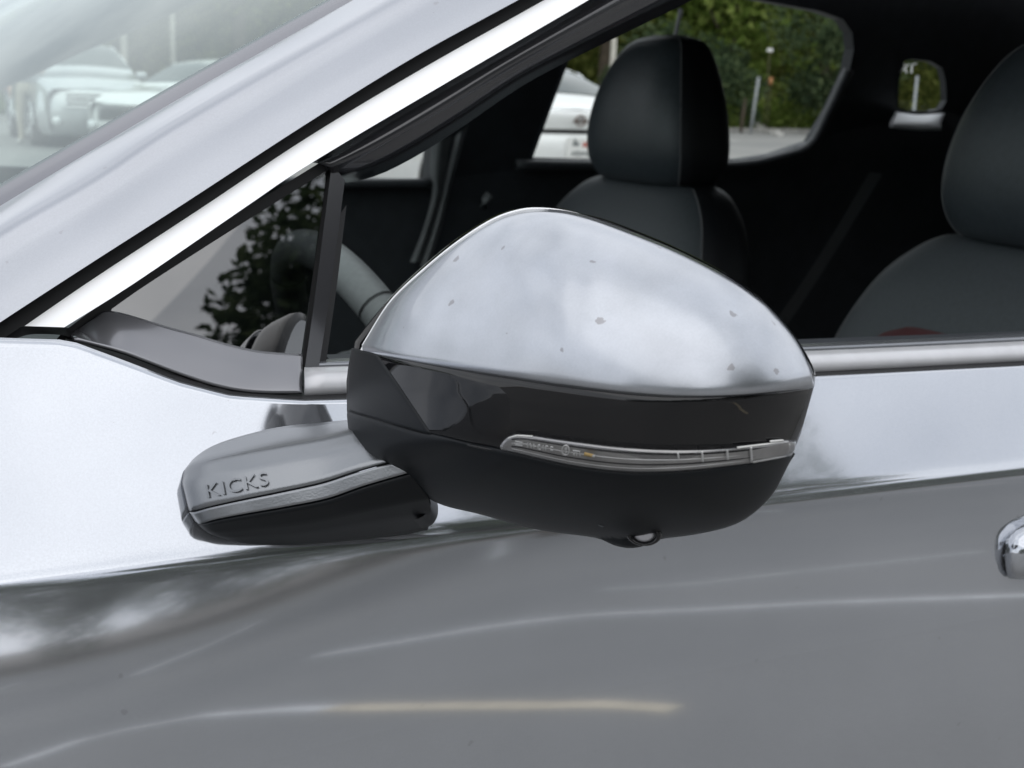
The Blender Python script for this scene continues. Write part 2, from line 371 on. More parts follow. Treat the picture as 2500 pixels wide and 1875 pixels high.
top_px = [(-900, 790), (-300, 815), (0, 829), (165, 834), (300, 884), (430, 934), (560, 968), (735, 980), (845, 977), (1400, 950), (1991, 921), (2500, 894), (3100, 862)]
TP = np.array([onS(x, y, YB) for x, y in top_px])
def ztop(X): return float(np.interp(X, TP[:, 0], TP[:, 2]))
def skin(name, xs, zbot=.32):
    rows = []
    for X in xs:
        zc, zt = zcrease(X), ztop(X); a = zt-zc
        hs = np.concatenate([-np.linspace(a, .014, 22), np.linspace(-.012, .012, 13), np.linspace(.016, zc-zbot, 60)])
        rows.append([(X, YB(X, zc-h), zc-h) for h in hs])
    return grid_obj(name, rows, M['paint'], car, thick=.003, off=1)
door_x0 = -.02
door = skin('front_door', np.linspace(door_x0, 1.16, 150))
fender = skin('front_fender', np.linspace(-.85, door_x0-.004, 60))

# ---- pillar strips (picture traces laid on the tumblehome surface)
def rail(pts, o): return [onS(x, y, G_(o)) for x, y in pts]
P1 = [(-420, 1075), (-200, 922), (0, 787), (226, 640), (443, 501), (750, 301), (1010, 140), (1265, 0), (1800, -290), (2300, -540)]
CR = [(-420, 850), (-200, 700), (0, 560), (231, 427), (398, 316), (640, 176), (900, 30), (1200, -140), (1640, -390), (2100, -640)]
W2 = [(-420, 762), (-200, 629), (0, 503), (250, 352), (470, 222), (690, 98), (862, 0), (1100, -136), (1500, -370), (1900, -600)]
W1 = [(-420, 695), (-200, 570), (0, 450), (250, 306), (450, 192), (640, 86), (796, 0), (1000, -112), (1400, -330), (1800, -550)]
loft('pillar_panel', [rail(P1, -.003), rail([((a[0]*.72+b[0]*.28), (a[1]*.72+b[1]*.28)) for a, b in zip(P1, CR)], .003), rail([((a[0]*.3+b[0]*.7), (a[1]*.3+b[1]*.7)) for a, b in zip(P1, CR)], .0145), rail(CR, .022), rail(W2, .062)], M['dusty_shaded_paint'], car, n=70, sub=5)
loft('windshield_moulding', [rail(W2, .064), rail([((a[0]+b[0])/2, (a[1]+b[1])/2) for a, b in zip(W2, W1)], .070), rail(W1, .078)], M['frit'], car, n=60, sub=3)
T1 = [(-340, 1055), (-120, 905), (59, 796), (226, 682), (493, 507), (750, 336), (1032, 167), (1329, 0), (1800, -265), (2300, -520)]
T2 = [(-240, 1060), (-20, 905), (158, 799), (330, 690), (606, 501), (750, 404), (1032, 236), (1437, 0), (1900, -270), (2400, -530)]
loft('pillar_channel', [rail([(x-6, y-6) for x, y in P1], .014), rail([(x+8, y+8) for x, y in T1], .014)], M['rubber'], car, n=50)
def cut(pts, x0): return [(x0[0], x0[1])] + [p for p in pts if p[0] > x0[0]+8]
mid = lambda A, B, t: [((1-t)*a[0]+t*b[0], (1-t)*a[1]+t*b[1]) for a, b in zip(A, B)]
T1c, T2c = cut(T1, (60, 796)), cut(T2, (157, 799))
loft('window_trim', [rail(T1c, .001), rail(mid(T1c, T2c, .5), -.0045), rail(T2c, -.010)], M['white_trim'], car, n=60, sub=2)
loft('trim_end_cap', [[onS(x, y, G_(.010)) for x, y in ((-10, 838), (40, 806), (60, 797), (158, 799), (178, 806))], [onS(x, y, G_(.004)) for x, y in ((-14, 846), (40, 826), (80, 816), (150, 818), (176, 826))]], M['rubber'], car, n=24)
# dark door-frame band
FRL = [(795, 402), (818, 440), (842, 447), (924, 427), (1018, 380), (1133, 307), (1264, 217), (1376, 155), (1550, 69), (1690, 0), (2060, -190), (2500, -420)]
FRT = [(762, 397), (780, 386), (800, 373), (880, 325), (960, 278), (1080, 208), (1200, 138), (1330, 63), (1500, -37), (1640, -118), (1980, -315), (2440, -550)]
loft('door_frame', [rail(FRT, .008), rail(mid(FRT, FRL, .35), .001), rail(mid(FRT, FRL, .5), .006), rail(mid(FRT, FRL, .75), .012), rail(FRL, .045)], M['pillar_gloss'], car, n=80, sub=4)
# quarter glass and its moulding
Qtop = [(150, 842), (181, 813), (316, 713), (450, 625), (633, 509), (806, 402)]
loft('quarter_seal', [rail([(x-14, y-12) for x, y in Qtop], .008), rail([(x+6, y+6) for x, y in Qtop], .010)], M['rubber'], car, n=40)
qtop = [(272, 750), (316, 716), (450, 628), (633, 512), (802, 407)]
qbot = [(272, 768), (407, 806), (475, 824), (551, 847), (633, 865), (734, 874)]
qr = np.array([rail(qtop, .012), ]).reshape(-1, 3)
QT = spline(qtop, 30); QB = spline(qbot, 30); QR = np.array([(802+(734-802)*t, 407+(874-407)*t) for t in np.linspace(0, 1, 30)])
poly = list(QT) + list(QR[1:]) + list(QB[::-1][1:])
V, Fs = fill_poly([tuple(p) for p in poly], [], lambda x, y: onS(x, y, G_(.012)))
mesh_obj('quarter_glass', V, Fs, M['quarter'], car)
mtop = [(172, 826), (230, 782), (272, 765), (407, 803), (475, 821), (551, 844), (633, 862), (736, 870)]
mmid = [(176, 828), (250, 806), (320, 812), (420, 838), (500, 860), (570, 878), (650, 892), (736, 900)]
mlow = [(178, 829), (270, 838), (330, 858), (430, 894), (510, 922), (580, 940), (650, 948), (736, 950)]
mbot = [(180, 832), (290, 862), (340, 880), (440, 918), (520, 944), (590, 958), (655, 963), (736, 963)]
mmid, mlow = mid(mtop, mbot, .4), mid(mtop, mbot, .8)
loft('quarter_moulding', [rail(mtop, .010), rail(mmid, .004), rail(mlow, -.001), rail(mbot, -.003)], M['qmould'], car, n=50, sub=5, thick=.002)
loft('belt_seal', [[onS(x, y-4, G_(.004)) for x, y in [(160, 830), (300, 862), (430, 908), (560, 950), (655, 959), (735, 962), (845, 958), (1400, 933), (1991, 903), (2500, 876), (3100, 846)]], [onS(x, y+3, YB) + np.array([0, .006, 0]) for x, y in top_px[3:]]], M['rubber'], car, n=90)
# division bar
def strip(name, A, B, mat, oa, ob, n=24): return loft(name, [rail(A, oa), rail(B, ob)], mat, car, n=n)
strip('division_seal', [(797, 398), (760, 700), (734, 905)], [(812, 404), (774, 700), (746, 905)], M['rubber'], .016, .016)
strip('division_bar', [(810, 400), (772, 700), (744, 900)], [(842, 440), (808, 700), (778, 900)], M['pillar_gloss'], .008, .008)
strip('window_channel', [(832, 520), (806, 700), (776, 898)], [(846, 500), (822, 700), (794, 898)], M['rubber'], .014, .016)
# belt moulding
bt = [(742, 905), (845, 901), (1400, 884), (1985, 862), (2500, 838), (3100, 806)]
bb = [(742, 966), (845, 962), (1400, 938), (1991, 909), (2500, 882), (3100, 850)]
loft('belt_moulding', [rail(bt, .004), rail(mid(bt, bb, .3), -.003), rail(mid(bt, bb, .8), -.004), rail(bb, .001)], M['mould'], car, n=70, sub=4, thick=.002)
st = [(778, 878), (845, 874), (1400, 860), (1960, 839), (2500, 814), (3100, 780)]
loft('window_sill_seal', [rail(st, .024), rail(mid(st, bt, .3), .010), rail(mid(st, bt, .65), .008), rail(bt, .010)], M['seal'], car, n=60, sub=4)

# ---- windshield glass
near = np.array(rail(W1, .076)); CY = .86
nearS = spline(near, 24); farS = nearS.copy(); farS[:, 1] = 2*CY-farS[:, 1]
G = []
for i in range(24):
    row = []
    for s in np.linspace(-1, 1, 24):
        p = nearS[i]*(1-s)/2 + (farS[i]+np.array([-.03, .07, 0]))*(1+s)/2
        p = p + np.array([-.13*(1-s*s), 0, .012*(1-s*s)]); row.append(p)
    G.append(row)
grid_obj('windshield', G, M['wind'], car)

# ---- far side wall, roof, inside
def far(P): return np.array([P[0], 2*CY-P[1], P[2]])
def YF(X, z, o=0.0): return 2*CY - YG(X, z, o)
def Ff(o=0.0): return lambda X, z: YF(X, z, o)
def fpx(pts, o=.014): return [(lambda q: (q[0], q[2]))(onS(x, y, Ff(o))) for x, y in pts]
pil = np.array(rail(P1, .0)); a_line = [(p[0], p[2]) for p in pil]
frl = np.array(rail(FRL, .03))
rear_hole = fpx([(1291, 384), (1376, 155), (1462, -90), (1690, -40), (1850, 2), (1990, 28), (2046, 48), (2068, 80), (2072, 120), (2060, 178), (2020, 265), (1972, 345), (1950, 352), (1880, 376), (1800, 388), (1500, 390)])
q_hole = fpx([(2190, 262), (2192, 200), (2205, 150), (2222, 144), (2270, 150), (2298, 166), (2306, 200), (2308, 245), (2296, 266), (2270, 271), (2215, 270)])
fa = [(0, 350), (100, 176), (300, 84), (470, 10), (700, -92), (960, -200)]
front_hole = fpx([(-560, 400)] + [(-300, 345)] + [(60, 192), (190, 130), (300, 84), (470, 10), (700, -92), (1020, -230), (1140, -120), (1090, 120), (1050, 300), (1040, 441), (900, 440), (500, 425), (0, 405)], .02)
outer = [(-.75, .3), (3.3, .3), (3.45, 1.0), (3.2, 1.42), (2.6, 1.58), (1.3, 1.62)]
fh_top = sorted([p for p in front_hole], key=lambda p: p[0])
up = [(p[0]-.05, p[1]+.07) for p in front_hole[2:8]]
outer += up[::-1] + [(-.5, 1.16), (-.75, 1.08)]
V, Fs = fill_poly(outer, [rear_hole, q_hole, front_hole], lambda x, z: np.array([x, YF(x, z, .014), z]))
fw = mesh_obj('far_side_panel', V, Fs, M['trim'], car, smooth=False)
V, Fs = fill_poly(outer, [rear_hole, q_hole, front_hole], lambda x, z: np.array([x, YF(x, z, 0), z]))
mesh_obj('far_side_body', V, Fs, M['paint'], car, smooth=False)
def pane(name, hole, mat):
    V, Fs = fill_poly(hole, [], lambda x, z: np.array([x, YF(x, z, .007), z])); mesh_obj(name, V, Fs, mat, car, smooth=False)
pane('far_rear_window', rear_hole, M['far_glass']); pane('far_front_window', front_hole, M['far_glass']); pane('far_quarter_window', q_hole, M['far_glass'])
def reveal(name, hole, mat, d=.05):
    A = [np.array([x, YF(x, z, .0005), z]) for x, z in hole+hole[:1]]; B = [np.array([x, YF(x, z, d), z]) for x, z in hole+hole[:1]]
    grid_obj(name, [A, B], mat, car, smooth=False)
reveal('window_reveal', rear_hole, M['trim'], .03); reveal('window_reveal', q_hole, M['trim'], .018); reveal('window_reveal', front_hole, M['trim'], .04)
# rounded pads along the sills of the far windows
tube_obj('far_sill_pad', spline([onS(x, y, Ff(.05)) for x, y in ((1260, 402), (1400, 404), (1600, 406), (1800, 404), (1900, 386), (1980, 354), (2030, 262), (2072, 170))], 40), .011, M['trim_hi'], car)
tube_obj('far_sill_pad', spline([onS(x, y, Ff(.05)) for x, y in ((600, 446), (800, 447), (940, 447), (1050, 447))], 20), .009, M['trim_hi'], car)
for A_, B_ in (([(1052, 352), (1049, 420), (1055, 470), (1032, 560), (1000, 640)], [(1104, 330), (1088, 410), (1076, 480), (1058, 540), (1026, 640)]), ([(1112, 334), (1092, 420), (1072, 500), (1046, 590), (1024, 650)], [(1144, 302), (1122, 380), (1102, 450), (1076, 560), (1048, 650)])):
    loft('far_pillar_trim', [[onS(x, y, Ff(.055)) for x, y in A_], [onS((x+u)/2, (y+v)/2, Ff(.068)) for (x, y), (u, v) in zip(A_, B_)], [onS(x, y, Ff(.055)) for x, y in B_]], M['belt_trim'], car, n=24, sub=4)
tube_obj('belt_guide', [onS(x, y, Ff(.07)) for x, y in ((1196, 474), (1184, 488), (1180, 506))], .008, M['belt_trim'], car)
# pale ledge below the little far window
loft('window_ledge', [[onS(x, y, Ff(.03)) for x, y in ((2185, 277), (2240, 284), (2306, 280))], [onS(x, y, Ff(.10)) for x, y in ((2172, 300), (2240, 304), (2296, 304))], [onS(x, y, Ff(.12)) for x, y in ((2172, 312), (2240, 318), (2296, 318))]], M['ledge'], car, n=12, sub=4, thick=.004)
# marks written on the little far window, seen from inside
def px_strokes(name, segs, wpx, o, mat):
    V, Fs = [], []
    for (x0, y0, x1, y1) in segs:
        dx, dy = x1-x0, y1-y0; l = math.hypot(dx, dy); nx, ny = -dy/l*wpx/2, dx/l*wpx/2
        k = len(V)
        for (x, y) in ((x0+nx, y0+ny), (x1+nx, y1+ny), (x1-nx, y1-ny), (x0-nx, y0-ny)): V.append(onS(x, y, Ff(o)))
        o += .0006
        Fs.append((k, k+1, k+2, k+3))
    return mesh_obj(name, V, Fs, mat, car, smooth=False)
px_strokes('window_lettering', [(2207, 153, 2213, 178), (2220, 156, 2196, 177), (2227, 155, 2225, 178), (2226, 157, 2239, 155)], 4.6, .018, M['mark'])

loft('rear_belt', [[atY(x, y, 1.28) for x, y in ((2122, 420), (2040, 560), (1950, 700), (1880, 800))], [atY(x, y, 1.28) for x, y in ((2156, 424), (2072, 562), (1984, 702), (1916, 802))]], M['belt'], car, n=20)
# roof, floor, dash, rear
rs = [nearS[-1], farS[-1]]
xt, zt_ = nearS[-1][0], nearS[-1][2]
roofrows = []
for X in np.linspace(xt-.02, 3.3, 14):
    tt = (X-xt)/(3.3-xt); zr = zt_ + .05*math.sin(min(1, tt*1.6)*math.pi/2) - .12*max(0, tt-.7)/.3
    y0 = nearS[-1][1]-.02
    roofrows.append([(X, y0+(2*CY-2*y0)*s, zr-.05*(2*s-1)**4+.03) for s in np.linspace(0, 1, 17)])
RG = np.array(roofrows)
grid_obj('roof', RG, M['paint'], car)
grid_obj('roof_lining', RG-np.array([0, 0, .035]), M['lining'], car)
mesh_obj('floor_pan', [(-.6, .06, .33), (3.3, .06, .33), (3.3, 2*CY-.06, .33), (-.6, 2*CY-.06, .33)], [(0, 1, 2, 3)], M['lining'], car, smooth=False)
mesh_obj('tailgate', [(3.3, .02, .3), (3.3, 2*CY-.02, .3), (3.42, 2*CY-.05, 1.0), (3.42, .05, 1.0), (3.2, 1.5, 1.56), (3.2, .22, 1.56)], [(0, 1, 2, 3), (3, 2, 4, 5)], M['trim'], car, smooth=False)
# near rear door and pillar behind the driver's window
def Yn(x, z): return YG(x, z) if z > ZB else YB(x, z)
outn = [(1.165, .32), (3.3, .32), (3.42, 1.0), (3.2, 1.42), (2.6, 1.58), (1.35, 1.62), (1.22, 1.3), (1.175, 1.09)]
holen = [(1.42, 1.12), (2.35, 1.14), (2.5, 1.3), (2.3, 1.5), (1.5, 1.53)]
V, Fs = fill_poly(outn, [holen], lambda x, z: np.array([x, Yn(x, z), z])); o = mesh_obj('rear_door', V, Fs, M['paint'], car, smooth=False)
V, Fs = fill_poly(holen, [], lambda x, z: np.array([x, YG(x, z, .012), z])); mesh_obj('rear_door_glass', V, Fs, M['far_glass'], car, smooth=False)
V, Fs = fill_poly(outn, [holen], lambda x, z: np.array([x, Yn(x, z)+.05, z])); mesh_obj('rear_door_lining', V, Fs, M['trim'], car, smooth=False)
# hood and cowl
hl = []
for X in np.linspace(-.85, .0, 12):
    y0 = YB(X, ztop(X)); zt0 = ztop(X)
    hl.append([(X, y0+(2*CY-2*y0)*s, zt0+.03*(1-(2*s-1)**4)-.02*0) for s in np.linspace(0, 1, 15)])
grid_obj('hood', hl, M['paint'], car)
# door inner panel
xs = np.linspace(.27, 1.14, 30)
dp = []
for X in xs:
    zt0 = ztop(X)+.012; dp.append([(X, .045, zt0-.004), (X, .06, zt0), (X, .09, zt0-.012), (X, .10, zt0-.06), (X, .11, .85), (X, .16, .82), (X, .16, .74), (X, .10, .70), (X, .10, .36)])
grid_obj('door_lining', dp, M['trim'], car)
# dashboard
dprof = [(-.32, .98), (-.15, 1.035), (.10, 1.06), (.26, 1.065), (.33, 1.04), (.35, .98), (.33, .85), (.38, .7), (.3, .45)]
ds = []
for s in np.linspace(0, 1, 22):
    y = .10+(2*CY-.20)*s; hump = .045*math.exp(-((y-.47)/.16)**2)
    ds.append([(x, y, z-(.05 if False else .0)+hump*(1 if .1 <= x <= .34 else .3)-.06) for x, z in dprof])
grid_obj('dashboard', ds, M['trim'], car)

# ---- seats
def super_section(cx, cy, hx, hy, z, n=40, p=3.2, lean=0):
    o = []
    for k in range(n):
        a = 2*math.pi*k/n; c, s = math.cos(a), math.sin(a)
        o.append((cx+hx*math.copysign(abs(c)**(2/p), c), cy+hy*math.copysign(abs(s)**(2/p), s), z))
    return o
def cushion(name, secs, mat, parent, p=3.2, mats=None, front=None, seam=None):
    """secs: (cx, cy, hx, hy, z); front: half angle of the front panel that takes the second material"""
    n = 96; A = spline(secs, 60); rows = [super_section(*r, n=n, p=p) for r in A]
    V = [v for r in rows for v in r]; Fs = []; mi = []
    for i in range(len(rows)-1):
        for j in range(n):
            j2 = (j+1) % n; Fs.append((i*n+j, i*n+j2, (i+1)*n+j2, (i+1)*n+j))
            mi.append(1 if front and abs((j+.5)/n*360-180) < front and 2 < i < len(rows)-3 else 0)
    Fs += [tuple(range(n))[::-1], tuple((len(rows)-1)*n+k for k in range(n))]; mi += [0, 0]
    o = mesh_obj(name, V, Fs, mat, parent, mats=mats)
    if front:
        o.data.polygons.foreach_set('material_index', mi)
        if seam is not None:
            if seam == 'self': seam = o
            for sg in (-1, 1):
                j = int(round((180+sg*front)/360*n)) % n
                tube_obj('seam', [np.array(rows[i][j])+np.array([-.0006, 0, 0]) for i in range(3, len(rows)-3)], .0016, M['stitch'], seam, seg=6)
    return o
def seat(X, Y, zh, name='front_seat', big=1.0):
    s = cushion(name, [(X-.07, Y, .03, .17, .52), (X-.06, Y, .07, .235, .56), (X-.03, Y, .10, .29, .72), (X+.01, Y, .10, .29, .86), (X+.04, Y, .092, .275, zh-.27), (X+.058, Y, .08, .242, zh-.20), (X+.07, Y, .068, .205, zh-.16), (X+.078, Y, .055, .165, zh-.135), (X+.082, Y, .03, .12, zh-.124)],
                M['leather'], car, mats=[M['leather2'], M['insert']], front=66, seam='self')
    hx = X+.075
    h = cushion('headrest', [(hx+.004, Y, .03, .09, zh-.134), (hx+.002, Y, .062, .130, zh-.125), (hx, Y, .080, .150, zh-.09), (hx-.002, Y, .082, .150, zh-.04), (hx, Y, .074, .134, zh+.02), (hx+.006, Y, .058, .106, zh+.075), (hx+.012, Y, .042, .078, zh+.105), (hx+.014, Y, .016, .035, zh+.118)],
                M['leather'], s, p=3.0, mats=[M['leather2'], M['leather']], front=62, seam=s)
    for sy in (-.055, .055): tube_obj('headrest_post', [(hx+.01, Y+sy, zh-.2), (hx+.008, Y+sy, zh-.09)], .006, M['galv'], s)
    cushion('seat_cushion', [(X-.27, Y, .2, .2, .40), (X-.28, Y, .26, .25, .44), (X-.28, Y, .27, .255, .52), (X-.28, Y, .26, .24, .57), (X-.28, Y, .2, .18, .585)], M['leather'], s)
    # stitching round the front panel of the headrest and down the back panel
    pts = []
    for t in np.linspace(-1, 1, 40):
        pts.append((hx-.03-.012*(1-t*t), Y-.128*math.sqrt(max(0, 1-(abs(t))**4))-.0, zh+t*.095))
    return s
PS = atY(1608, 258, 1.29); DS_X = PS[0]
seat(PS[0]-.075, 1.29, PS[2]); seat(PS[0]-.075, .44, PS[2]-.01)
# stitched seams drawn as fine raised cords
def on_cam_line(pts, fn): return [onS(x, y, fn) for x, y in pts]
tube_obj('seat_belt', [(1.60, 1.60, 1.42), (1.55, 1.59, 1.2), (1.45, 1.57, .95), (1.3, 1.55, .55)], .004, M['belt'], car)
rc = atY(2262, 846, .36); cushion('red_seat_piece', [(rc[0], rc[1], .01, .03, rc[2]-.03), (rc[0], rc[1], .03, .06, rc[2]-.01), (rc[0], rc[1], .03, .055, rc[2]+.005), (rc[0], rc[1], .01, .03, rc[2]+.016)], M['red'], car)  # small dark red rounded piece at the driver's seat
# rear bench
cushion('rear_seat', [(2.28, CY, .06, .5, .52), (2.30, CY, .09, .64, .6), (2.36, CY, .09, .66, .85), (2.42, CY, .075, .63, 1.02), (2.45, CY, .05, .55, 1.07)], M['leather'], car)
for y in (.42, CY, 1.3):
    cushion('rear_headrest', [(2.46, y, .02, .08, 1.06), (2.46, y, .05, .12, 1.10), (2.47, y, .05, .12, 1.18), (2.48, y, .03, .09, 1.225)], M['leather2'], car)
# steering wheel
SWX, SWY, SWZ, SWR = .50, .50, .945, .185
tl_ = rad(24); ax = np.array([0, 1, 0.]); ay = np.array([-math.sin(tl_), 0, math.cos(tl_)])
ctr = np.array([SWX, SWY, SWZ]); nrm = np.cross(ax, ay)
def torus(name, c, R, r, mat, parent, a0=0, a1=2*math.pi, n=64, seg=16):
    V = []
    for i in range(n+1):
        a = a0+(a1-a0)*i/n; e = math.cos(a)*ax+math.sin(a)*ay
        V.append([c+e*R+r*(math.cos(q)*e+math.sin(q)*nrm) for q in np.linspace(0, 2*math.pi, seg, endpoint=False)])
    return grid_obj(name, V, mat, parent, closed_u=True)
sw = torus('steering_wheel', ctr, SWR, .0175, M['wheel_leather'], car)
for a in (rad(52), rad(128), rad(232), rad(308), rad(168)): torus('wheel_seam', ctr, SWR, .0181, M['rubber'], sw, a-.006, a+.006, n=2)
cushion('wheel_hub', [(SWX+.02, SWY, .02, .03, SWZ-.075), (SWX+.01, SWY, .03, .07, SWZ-.06), (SWX, SWY, .03, .075, SWZ), (SWX-.01, SWY, .03, .07, SWZ+.05), (SWX-.01, SWY, .02, .04, SWZ+.065)], M['trim'], sw)
for sy in (-1, 1): boxes_obj('wheel_spoke', [(SWX-.005, SWY+sy*.125, SWZ, .02, .11, .035)], M['trim_hi'], sw)
boxes_obj('wheel_spoke', [(SWX+.03, SWY, SWZ-.12, .02, .05, .11)], M['trim_hi'], sw)
tube_obj('steering_column', [(SWX-.02, SWY, SWZ), (SWX-.22, SWY, SWZ-.09)], .05, M['trim'], car)
tube_obj('indicator_stalk', [(SWX-.06, SWY-.04, SWZ-.02), (SWX-.065, SWY-.17, SWZ+.01)], [.009, .012], M['trim_hi'], car)

# ------------------------------------------------------------------ SIDE MIRROR
SIL = [(866, 833), (855, 892), (850, 930), (853, 1001), (861, 1071), (882, 1115), (980, 1160), (1067, 1221), (1175, 1250), (1311, 1284), (1400, 1299), (1447, 1305), (1490, 1308), (1540, 1310), (1600, 1308),
       (1691, 1299), (1772, 1281), (1827, 1254), (1881, 1202), (1919, 1131), (1946, 1066), (1968, 1012), (1984, 957), (1992, 919), (1978, 881), (1946, 827), (1908, 778), (1854, 724),
       (1772, 667), (1664, 610), (1555, 564), (1474, 534), (1420, 521), (1365, 507), (1311, 503), (1257, 510), (1203, 529), (1121, 578), (1040, 643), (958, 719), (904, 784)]
SILS = spline(SIL + SIL[:1], 240)[:-1]
MC = np.array([1400., 1015.])
angs = np.arctan2(SILS[:, 1]-MC[1], SILS[:, 0]-MC[0]); rads = np.linalg.norm(SILS-MC, axis=1)
od = np.argsort(angs); angs, rads = angs[od], rads[od]
aa = np.concatenate([angs-2*math.pi, angs, angs+2*math.pi]); rr_ = np.tile(rads, 3)
MP = atY(1400, 960, -.145)
mn = np.array([-math.sin(rad(52)), -math.cos(rad(52)), -.02]); mn /= np.linalg.norm(mn)
mb = np.array([-math.sin(rad(42)), -math.cos(rad(42)), .0]); MD = .072
def Wm(x, y):
    dx, dy = x-MC[0], y-MC[1]; r = math.hypot(dx, dy)/np.interp(math.atan2(dy, dx), aa, rr_)
    r = min(r, 1.0)
    return MD*(1-r**2.3)**.66
def mpt(x, y, o=0.0, wv=None):
    W = (Wm(x, y) if wv is None else wv)+o
    d = ray(x, y); P0 = MP+mb*W
    return CAM + d*((P0-CAM).dot(mn)/d.dot(mn))
def curve(pts):
    S = spline(pts, 200); return lambda x: float(np.interp(x, S[:, 0], S[:, 1]))
def region(name, top, bot, xl, xr, mat, parent, nx=90, nf=26, o=0.0, edge=.0012, xe=1.0):
    ft, fb = curve(top), curve(bot); G = []
    for f in np.linspace(0, 1, nf):
        row = []
        for s in np.linspace(0, 1, nx):
            s2 = .5-.5*math.cos(math.pi*s) if xe else s
            x = (xl(f) if callable(xl) else xl)*(1-s2) + (xr(f) if callable(xr) else xr)*s2
            y = ft(x)*(1-f)+fb(x)*f
            e = min(f, 1-f)*(fb(x)-ft(x)); dd = edge*math.exp(-max(e, 0)/2.5)
            row.append(mpt(x, y, o-dd))
        G.append(row)
    return grid_obj(name, G, mat, parent, thick=.0025, off=0)
cap_top = [(890, 851), (902, 827), (958, 740), (1040, 662), (1121, 597), (1203, 545), (1273, 521), (1338, 517), (1420, 530), (1555, 578), (1664, 624), (1772, 681), (1850, 736), (1881, 764), (1935, 829), (1968, 893), (1980, 938)]
b1 = [(890, 856), (921, 862), (1067, 890), (1230, 917), (1393, 941), (1555, 959), (1691, 965), (1827, 959), (1980, 942)]
b2 = [(852, 1003), (930, 1025), (1005, 1049), (1120, 1074), (1224, 1096), (1393, 1134), (1528, 1151), (1664, 1149), (1800, 1135), (1935, 1104)]
low = [(852, 1006), (861, 1071), (882, 1115), (980, 1160), (1067, 1221), (1175, 1250), (1311, 1286), (1440, 1304), (1474, 1313), (1501, 1326), (1539, 1332), (1582, 1324), (1612, 1310), (1691, 1299), (1772, 1281), (1827, 1254), (1881, 1202), (1919, 1131), (1935, 1106)]
# extra relief of the camera pod under the housing
def pod(x, y): return .016*math.exp(-((x-1545)/62)**2-((y-1318)/42)**2)
_W = Wm
def Wm(x, y): return _W(x, y) + pod(x, y)
head = region('side_mirror', b2, low, 853, 1935, M['matte'], car, nx=150, nf=34, o=.0004)
tag(head, 'silver and black door mirror')
seamx = lambda f: 923+(1062-923)*f**.95
region('mirror_band', b1, b2, seamx, lambda f: 1980-45*f, M['gloss'], head, o=-.0008, nf=20)
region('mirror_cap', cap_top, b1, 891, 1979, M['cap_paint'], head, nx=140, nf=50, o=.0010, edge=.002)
# inner cheek beside the band
G = []
for f in np.linspace(0, 1, 22):
    row = []
    yl, yr = 850+(1003-850)*f, 863+(1062-863)*f
    xl = float(np.interp(yl, [833, 892, 930, 1001], [868, 857, 852, 853])); xr = seamx(f)-3
    for s in np.linspace(0, 1, 24):
        x, y = xl+(xr-xl)*s, yl+(yr-yl)*s; row.append(mpt(x, y, .0002-.001*math.exp(-min(s, 1-s)*40)))
    G.append(row)
grid_obj('mirror_cheek', G, M['matte'], head, thick=.0025, off=0)
# rim and back of the head
ring = [[mpt(*(MC+(p-MC)*k), 0, wv=wv) for p in SILS[::2]] for k, wv in ((.975, .0035), (.993, -.001), (1.0, -.006), (1.0, -.02), (.985, -.026), (.93, -.027))]
grid_obj('mirror_rim', ring, M['gloss'], head, closed_u=True)
V = [mpt(*(MC+(p-MC)*.945), 0, wv=-.0265) for p in SILS[::2]]
mesh_obj('mirror_glass', V, [tuple(range(len(V)))], M['mirror'], head, smooth=False)
# bright lip on the cap's inner edge, its top end a painted highlight
lip = [(1440, 531), (1400, 519), (1338, 511), (1273, 514), (1203, 538), (1121, 590), (1040, 655), (958, 733), (900, 822), (884, 850), (887, 857), (896, 861)]
tube_obj('cap_lip', spline([mpt(x, y, .0012) for x, y in lip], 60), [.0001+.0007*min(1, t*5) for t in np.linspace(0, 1, 60)], M['white_trim'], head, seg=8)
# lower bright edge where the housing meets the arm
tube_obj('housing_lip', spline([mpt(x, y, .0006) for x, y in [(868, 1090), (884, 1113), (930, 1137), (980, 1158), (1003, 1172)]], 24), [.0003+.0011*math.sin(math.pi*t) for t in np.linspace(0, 1, 24)], M['white_trim'], head, seg=8)
# groove line under the band, turn signal with its lens, dividers and moulded marks
tube_obj('housing_groove', spline([mpt(x, y+7, .0006) for x, y in b2[2:-1]], 80), .0006, M['gloss'], head, seg=6)
s_top = [(1226, 1090), (1236, 1075), (1252, 1064), (1284, 1062), (1393, 1077), (1528, 1093), (1664, 1099), (1800, 1093), (1908, 1077), (1945, 1079)]
s_bot = [(1226, 1093), (1236, 1095), (1262, 1101), (1393, 1131), (1528, 1147), (1664, 1145), (1827, 1127), (1900, 1115), (1945, 1105)]
region('signal_reflector', s_top, s_bot, 1227, 1936, M['reflector'], head, nx=120, nf=10, o=.0002)
region('turn_signal', s_top, s_bot, 1227, 1936, M['lens'], head, nx=120, nf=12, o=.0032, edge=.003)
def px_bar(name, x0, y0, x1, y1, wpx, mat, o=.0036):
    dx, dy = x1-x0, y1-y0; l = math.hypot(dx, dy); nx, ny = -dy/l*wpx/2, dx/l*wpx/2; V, Fs = [], []
    K = 8
    for t in np.linspace(0, 1, K):
        for sg in (1, -1): V.append(mpt(x0+dx*t+nx*sg, y0+dy*t+ny*sg, o))
    for i in range(K-1): Fs.append((2*i, 2*i+1, 2*i+3, 2*i+2))
    ob = mesh_obj(name, V, Fs, mat, head); md = ob.modifiers.new('t', 'SOLIDIFY'); md.thickness = .0006; md.offset = 0
    return ob
for x, a, b_ in ((1714, 1101, 1127), (1775, 1099, 1122), (1833, 1090, 1128), (1655, 1106, 1120), (1926, 1082, 1106)): px_bar('signal_divider', x, a, x+2, b_, 4.5, M['led'])
